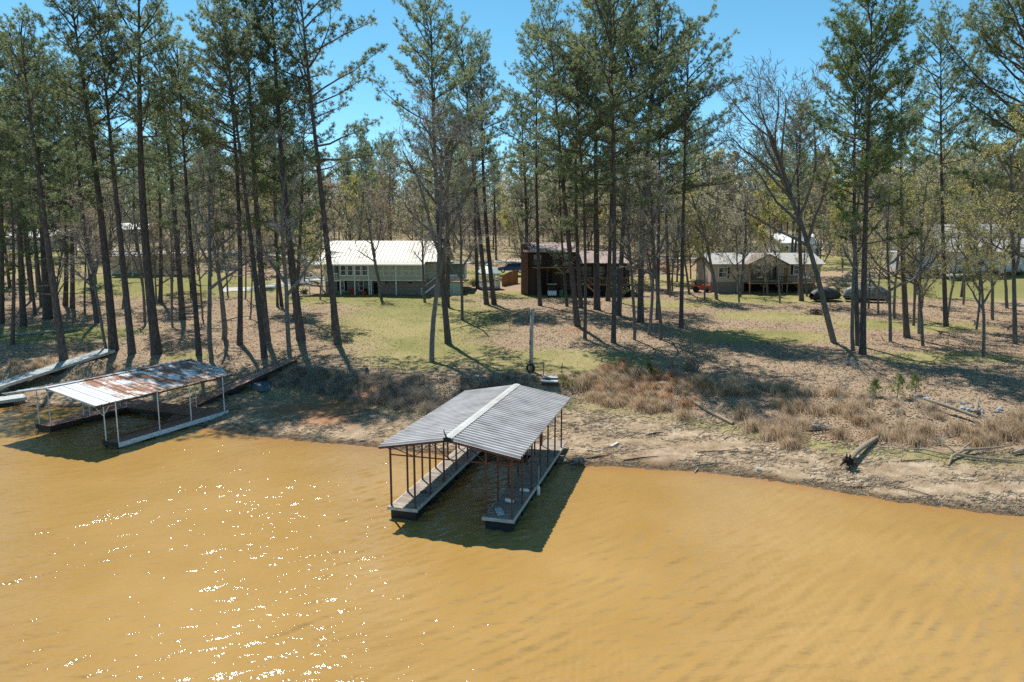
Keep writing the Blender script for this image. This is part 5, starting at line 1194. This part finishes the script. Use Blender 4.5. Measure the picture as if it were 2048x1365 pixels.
# fallen twigs over the yard
X, Y, r = scatter(5200, -58, 58, 42, 96, litterp, 15)
k = len(X); Z = T(X, Y) + .03; P = np.stack([X, Y, Z], 1); a = r.uniform(0, 6.28, k); L = r.uniform(.12, .5, k) * np.where(r.rand(k) < .06, 2.2, 1)
A = np.stack([np.cos(a), np.sin(a), r.uniform(-.1, .25, k)], 1) * L[:, None]; w = np.stack([-np.sin(a), np.cos(a), 0 * a], 1) * r.uniform(.01, .022, k)[:, None]; up = np.array([[0, 0, 1.]]) * r.uniform(.015, .035, k)[:, None]
V = np.stack([P - A - w, P - A + w, P - A + up, P + A - w * .6, P + A + w * .6, P + A + up * .7], 1).reshape(-1, 3); i = np.arange(k)[:, None] * 6
F = np.concatenate([i + np.array([q]) for q in ((0, 3, 5), (0, 5, 2), (1, 2, 5), (1, 5, 4), (0, 2, 1), (3, 4, 5))])
o = obj('fallen_twigs', np_mesh('fallen_twigs', V, F), MAT['debris'], kind='stuff'); o['label'] = 'fallen twigs strewn over the leaf litter'
# shrubs
def shrub(name, label, x, y, h, seed, mat, leaf=.05, n=26, lf=10, cat='shrub'):
    rs = np.random.RandomState(seed); o = thing(name, label, cat, (x, y, Tz(x, y) - .05)); st_ = MB(); P = []
    for k in range(n):
        a = rs.uniform(0, 6.28); d = unit(np.array([math.cos(a) * .55, math.sin(a) * .55, rs.uniform(.7, 1.3)])); L = h * rs.uniform(.55, 1.1)
        p = np.array([rs.normal() * .12, rs.normal() * .12, 0]); pts = [p]
        for i in range(4): d = unit(d + rs.normal(size=3) * .16); pts.append(pts[-1] + d * L / 4)
        st_.tube(pts, [.018, .014, .01, .007, .004], 3, False)
        for q in range(lf): f = rs.uniform(1, 3.99); i = int(f); P.append(pts[i] + (pts[i + 1] - pts[i]) * (f - i) + rs.normal(size=3) * .1 * h * .5)
    st_.build('stems', MAT['twig'], o)
    if P and mat:
        P = np.array(P); k = len(P); a = unit(rs.normal(size=(k, 3))) * leaf; b = unit(np.cross(a, rs.normal(size=(k, 3)))) * leaf * .55
        obj('foliage', np_mesh('foliage', np.stack([P - a, P + b, P + a, P - b], 1).reshape(-1, 3), np.arange(4 * k).reshape(-1, 4)), MAT[mat], o)
    return o
shrub('willow_shrub', 'large loose olive shrub on the bank before the middle trees', 13.9, 51.0, 3.6, 1, 'lichen', .06, 46, 16)
shrub('bare_shrub', 'bare twiggy shrub at the foot of the large olive shrub', 12.2, 49.6, 2.0, 2, 'bud_red', .04, 34, 6)
shrub('bare_shrub', 'bare upright sapling on the bank right of the olive shrub', 22.4, 45.2, 2.8, 3, None, .04, 12, 0)
shrub('bare_shrub', 'thin bare sapling at the lawn edge above the brush', -10.2, 51.6, 2.6, 4, 'bud_tan', .03, 8, 4)
shrub('yard_shrub', 'dark rounded shrub beside the brown house steps', 14.6, 93.6, 2.4, 5, 'azalea', .09, 40, 26)
shrub('yard_shrub', 'evergreen shrub at the right end of the brown house', 17.8, 95.5, 3.4, 6, 'azalea', .09, 44, 26)
shrub('yard_shrub', 'dark clipped shrub at the right end of the green house', -5.9, 106.5, 1.6, 7, 'azalea', .07, 36, 24)
shrub('yard_shrub', 'dark shrub under the deck stair of the green house', -29.8, 97.8, 1.0, 8, 'azalea', .07, 30, 24)
for k_, (x, y) in enumerate(((66.2, 106.9), (70.3, 106.7), (74.5, 106.6), (78.7, 106.3))):
    shrub('yard_shrub', '%s dark shrub from the left end of the white house footing' % ('first', 'second', 'third', 'fourth')[k_], x, y, 1.3, 20 + k_, 'azalea', .08, 34, 20)
def sapling(x, y, h, label, seed):
    rs = np.random.RandomState(seed); o = thing('pine_sapling', label, 'sapling', (x, y, Tz(x, y) - .03)); MB().tube([(0, 0, 0), (.02, 0, h)], [.025, .008], 5).build('stem', MAT['bark'], o)
    P = []; D = []
    for z in np.linspace(.12, 1, 9):
        for k in range(5):
            a = rs.uniform(0, 6.28); L = h * .36 * (1.15 - z); d = np.array([math.cos(a), math.sin(a), .7]); P.append(np.array([0, 0, z * h]) + d * L); D.append(unit(d)); P.append(np.array([0, 0, z * h]) + d * L * .5); D.append(unit(d))
    V, F = tufts(rs, np.array(P), np.array(D), 14, .2, .02); obj('crown', np_mesh('crown', V, F), MAT['needle_g'], o)
for s_, (x, y, h, l) in enumerate(((10.2, 49.9, 1.1, 'small green pine sapling in the russet grass'), (25.0, 43.3, 1.5, 'tallest green pine sapling at the right bank'), (23.7, 43.6, 1.1, 'low green sapling left of the tallest one at the right bank'), (26.5, 43.9, 1.3, 'green sapling right of the tallest one at the right bank'))): sapling(x, y, h, l, s_)
# brush pile, stump
def tangle(name, label, cat, x, y, R_, Hh, n, seed, mat):
    rs = np.random.RandomState(seed); mb = MB()
    for k in range(n):
        a = rs.uniform(0, 6.28); r_ = abs(rs.normal()) * R_ * .45; p = np.array([r_ * math.cos(a), r_ * math.sin(a) * .8, rs.uniform(0, Hh) * math.exp(-(r_ / R_) ** 2)]); a = rs.uniform(0, 6.28)
        d = unit(np.array([math.cos(a), math.sin(a), rs.uniform(-.2, .5)])) * rs.uniform(.3, .9); mb.tube([p - d * .5, p + rs.normal(size=3) * .06, p + d * .5], [.03, .022, .01], 4, False)
    o = mb.build(name, MAT[mat]); o.location = (x, y, Tz(x, y)); return tag(o, label, cat)
tangle('brush_pile', 'dark heap of cut brush on the litter below the beige house', 'brush pile', 35.6, 79.6, 1.7, .7, 160, 1, 'darkroot')
tangle('brush_pile', 'pale twig heap on the litter left of the twin pines', 'brush pile', 26.8, 53.0, 1.6, .5, 60, 2, 'twig')
tangle('brush_pile', 'dark heap of dirt and sticks right of the beige house deck', 'brush pile', 46.3, 97.0, 2.2, 1.0, 140, 3, 'darkroot')
tangle('brush_pile', 'grey root tangle at the waterline by the striped dock', 'driftwood', 3.6, 35.7, .9, .35, 40, 4, 'twig')
tangle('brush_pile', 'twig tangle under the grass at the right bank', 'driftwood', 18.0, 39.2, 1.0, .4, 40, 5, 'twig')
stp = thing('tree_stump', 'small reddish stump at the lawn edge above the brush', 'stump', (-11.0, 50.9, Tz(-11, 50.9) - .05)); MB().lathe([(.2, 0), (.15, .15), (.13, .5), (.1, .55), (0, .54)], 9).build('wood', MAT['darkroot'], stp)
# logs and driftwood
def log(name, label, pts, rad, mat='driftwood', cat='log', roots=0, seed=0, branches=()):
    o = thing(name, label, cat, pts[0]); base = Vector(pts[0]); P = [Vector(p) - base for p in pts]
    MB().tube(P, rad, 9).build('trunk', MAT[mat], o, False)
    if roots:
        rs = np.random.RandomState(seed); mb = MB(); ax = (P[1] - P[0]).normalized()
        for k in range(roots):
            d = unit(np.array(-ax) * .45 + rs.normal(size=3) * .7); q = np.array(P[0]); mb.tube([q, q + d * .25 + rs.normal(size=3) * .05, q + d * rs.uniform(.35, .6)], [.08, .05, .015], 5, False)
        mb.build('root_ball', MAT['darkroot'], o)
    for b in branches:
        MB().tube([Vector(p) - base for p in b[0]], b[1], 6).build('branch', MAT[mat], o)
    return o
def G(x, y, dz=0): return (x, y, Tz(x, y) + dz)
log('fallen_log', 'long straight pale log lying from the bank to the beach', [G(11.9, 45.4, .12), G(12.4, 44.2, .1), G(12.9, 42.6, .1), G(13.55, 40.7, .1)], [.11, .13, .13, .1])
log('driftwood_log', 'thick driftwood log with a dark root ball near the water', [G(17.35, 33.9, .42), G(18.2, 34.9, .36), G(19.4, 36.0, .26), G(20.5, 37.1, .2)], [.16, .15, .13, .1], roots=26, seed=3)
log('driftwood_branch', 'forked driftwood branch on the right beach', [G(22.3, 33.6, .05), G(22.9, 34.3, .2), G(23.9, 34.9, .26), G(25.6, 35.2, .2), G(27.0, 35.6, .15)], [.04, .07, .08, .05, .025], branches=[([G(23.2, 34.5, .22), G(24.3, 34.2, .15), G(26.2, 33.7, .08)], [.07, .06, .03]), ([G(23.0, 34.4, .2), G(22.0, 35.2, .2), G(20.6, 35.7, .08)], [.05, .04, .02]), ([G(23.3, 34.7, .24), G(23.0, 35.2, .5)], [.05, .015]), ([G(23.6, 34.8, .24), G(24.7, 35.6, .35)], [.07, .05])])
log('driftwood_branch', 'weathered log end at the right edge of the beach', [G(26.3, 34.6, .15), G(27.4, 35.0, .25), G(29.2, 35.6, .2)], [.07, .13, .1])
log('driftwood_branch', 'thin pale branch on the wrack at the right waterline', [G(18.2, 31.9, .05), G(18.9, 31.3, .08), G(19.8, 30.5, .05)], [.03, .035, .015], branches=[([G(18.9, 31.3, .08), G(18.6, 30.6, .05)], [.025, .01])])
log('driftwood_branch', 'pale broken trunk in the grass above the right beach', [G(25.6, 41.2, .5), G(26.3, 40.2, .45), G(27.2, 38.8, .35)], [.07, .12, .09])
log('driftwood_branch', 'second pale broken limb beside the rocks at right', [G(27.6, 39.6, .2), G(28.4, 40.6, .7)], [.12, .05])
log('driftwood_branch', 'dark branch lying along the foot of the right bank', [G(16.0, 38.8, .1), G(17.4, 38.4, .2), G(19.2, 38.7, .12)], [.04, .07, .03], 'darkroot')
log('fallen_log', 'grey log on the green patch at the left edge', [G(-50, 66.3, .12), G(-47.2, 68.0, .14), G(-44.8, 69.5, .1)], [.14, .16, .1], 'twig')
log('fallen_limb', 'broken pale limb caught low against the left shore trunks', [G(-27.6, 63.4, 1.6), G(-25.5, 62.9, 2.1), G(-24.0, 62.5, 2.3)], [.05, .07, .03], 'twig', branches=[([G(-26.5, 63.1, 1.8), G(-24.6, 62.4, 1.9)], [.04, .015]), ([G(-25.5, 62.9, 2.1), G(-24.6, 63.2, 2.7)], [.03, .01])])
for k_, (x0, y0, x1, y1, rr, m_, l) in enumerate(((6.1, 36.0, 8.1, 36.5, .04, 'darkroot', 'dark stick on the wrack right of the striped dock'), (9.9, 35.2, 11.5, 35.35, .045, 'driftwood', 'pale stick on the wrack in mid beach'), (8.2, 39.9, 9.2, 40.2, .04, 'darkroot', 'short dark stick on the bare sand'), (10.4, 36.9, 13.1, 36.6, .03, 'darkroot', 'long thin dark stick on mid beach'), (9.3, 33.9, 9.9, 34.9, .05, 'driftwood', 'short pale stick at the waterline'), (14.8, 41.6, 14.0, 40.0, .02, 'twig', 'thin stick near the long log'), (20.9, 36.6, 21.3, 35.3, .035, 'driftwood', 'broken pale stake below the grass at right'), (22.3, 37.0, 22.9, 35.6, .04, 'driftwood', 'second broken stake below the grass at right'), (3.9, 36.2, 5.4, 36.8, .05, 'darkroot', 'dark root at the waterline beside the striped dock'), (-5.4, 41.6, -4.3, 40.1, .03, 'driftwood', 'thin pale stick left of the striped roof'), (-12, 43.8, -8.3, 45.6, .02, 'darkroot', 'thin dark stick on the red clay left'), (20.2, 34.2, 21.8, 34.3, .03, 'darkroot', 'small dark stick between driftwood pieces'), (16.2, 31.9, 17.6, 31.7, .03, 'darkroot', 'dark stick at the foot of the root-ball log'))):
    tag(MB().tube([G(x0, y0, .04), G((x0 + x1) / 2 + .05, (y0 + y1) / 2, .07), G(x1, y1, .04)], [rr * .8, rr, rr * .4], 6).build('stick', MAT[m_]), l, 'stick')
o = MB().bar((-.42, 0, 0), (.42, 0, 0), .17, .05).build('loose_plank', MAT['fascia']); o.location = G(5.95, 38.4, .06); o.rotation_euler = (0, -.05, R(52)); tag(o, 'pale sawn plank lying on the beach', 'plank')
def rock(x, y, s, seed, label, group=None, mat='rock', sink=.3):
    rs = np.random.RandomState(seed); V = []; n1, n2 = 7, 5
    sc = np.array([rs.uniform(.8, 1.3), rs.uniform(.7, 1.1), rs.uniform(.5, .8)]) * s
    V = [(0, 0, sc[2])]
    for i in range(1, n2):
        b = math.pi * i / n2
        for j in range(n1): a = 2 * math.pi * (j + .5 * (i % 2)) / n1; V.append(tuple(np.array([math.sin(b) * math.cos(a), math.sin(b) * math.sin(a), math.cos(b)]) * sc * rs.uniform(.75, 1.12)))
    V.append((0, 0, -sc[2])); F = [(0, 1 + j, 1 + (j + 1) % n1) for j in range(n1)]
    for i in range(n2 - 2): F += [(1 + i * n1 + j, 1 + (i + 1) * n1 + j, 1 + (i + 1) * n1 + (j + 1) % n1, 1 + i * n1 + (j + 1) % n1) for j in range(n1)]
    F += [(len(V) - 1, 1 + (n2 - 2) * n1 + (j + 1) % n1, 1 + (n2 - 2) * n1 + j) for j in range(n1)]
    o = MB().add(V, F).build('rock', MAT[mat]); o.location = G(x, y, sc[2] * sink); return tag(o, label, 'rock', group)
rr = random.Random(4)
for k_ in range(48):
    x = rr.uniform(26.2, 34); t_ = rr.uniform(0, 1); y = np.interp(x, CX, CY) - .4 + rr.uniform(-.9, 1.5) * 1
    rock(x, float(y), rr.uniform(.1, .26), k_, 'blue-grey riprap stone in the heap at the right bank', 'riprap stones at the right bank')
rock(12.9, 34.4, .2, 90, 'pale flat stone lying alone on the wet sand', None, 'fascia', .1)
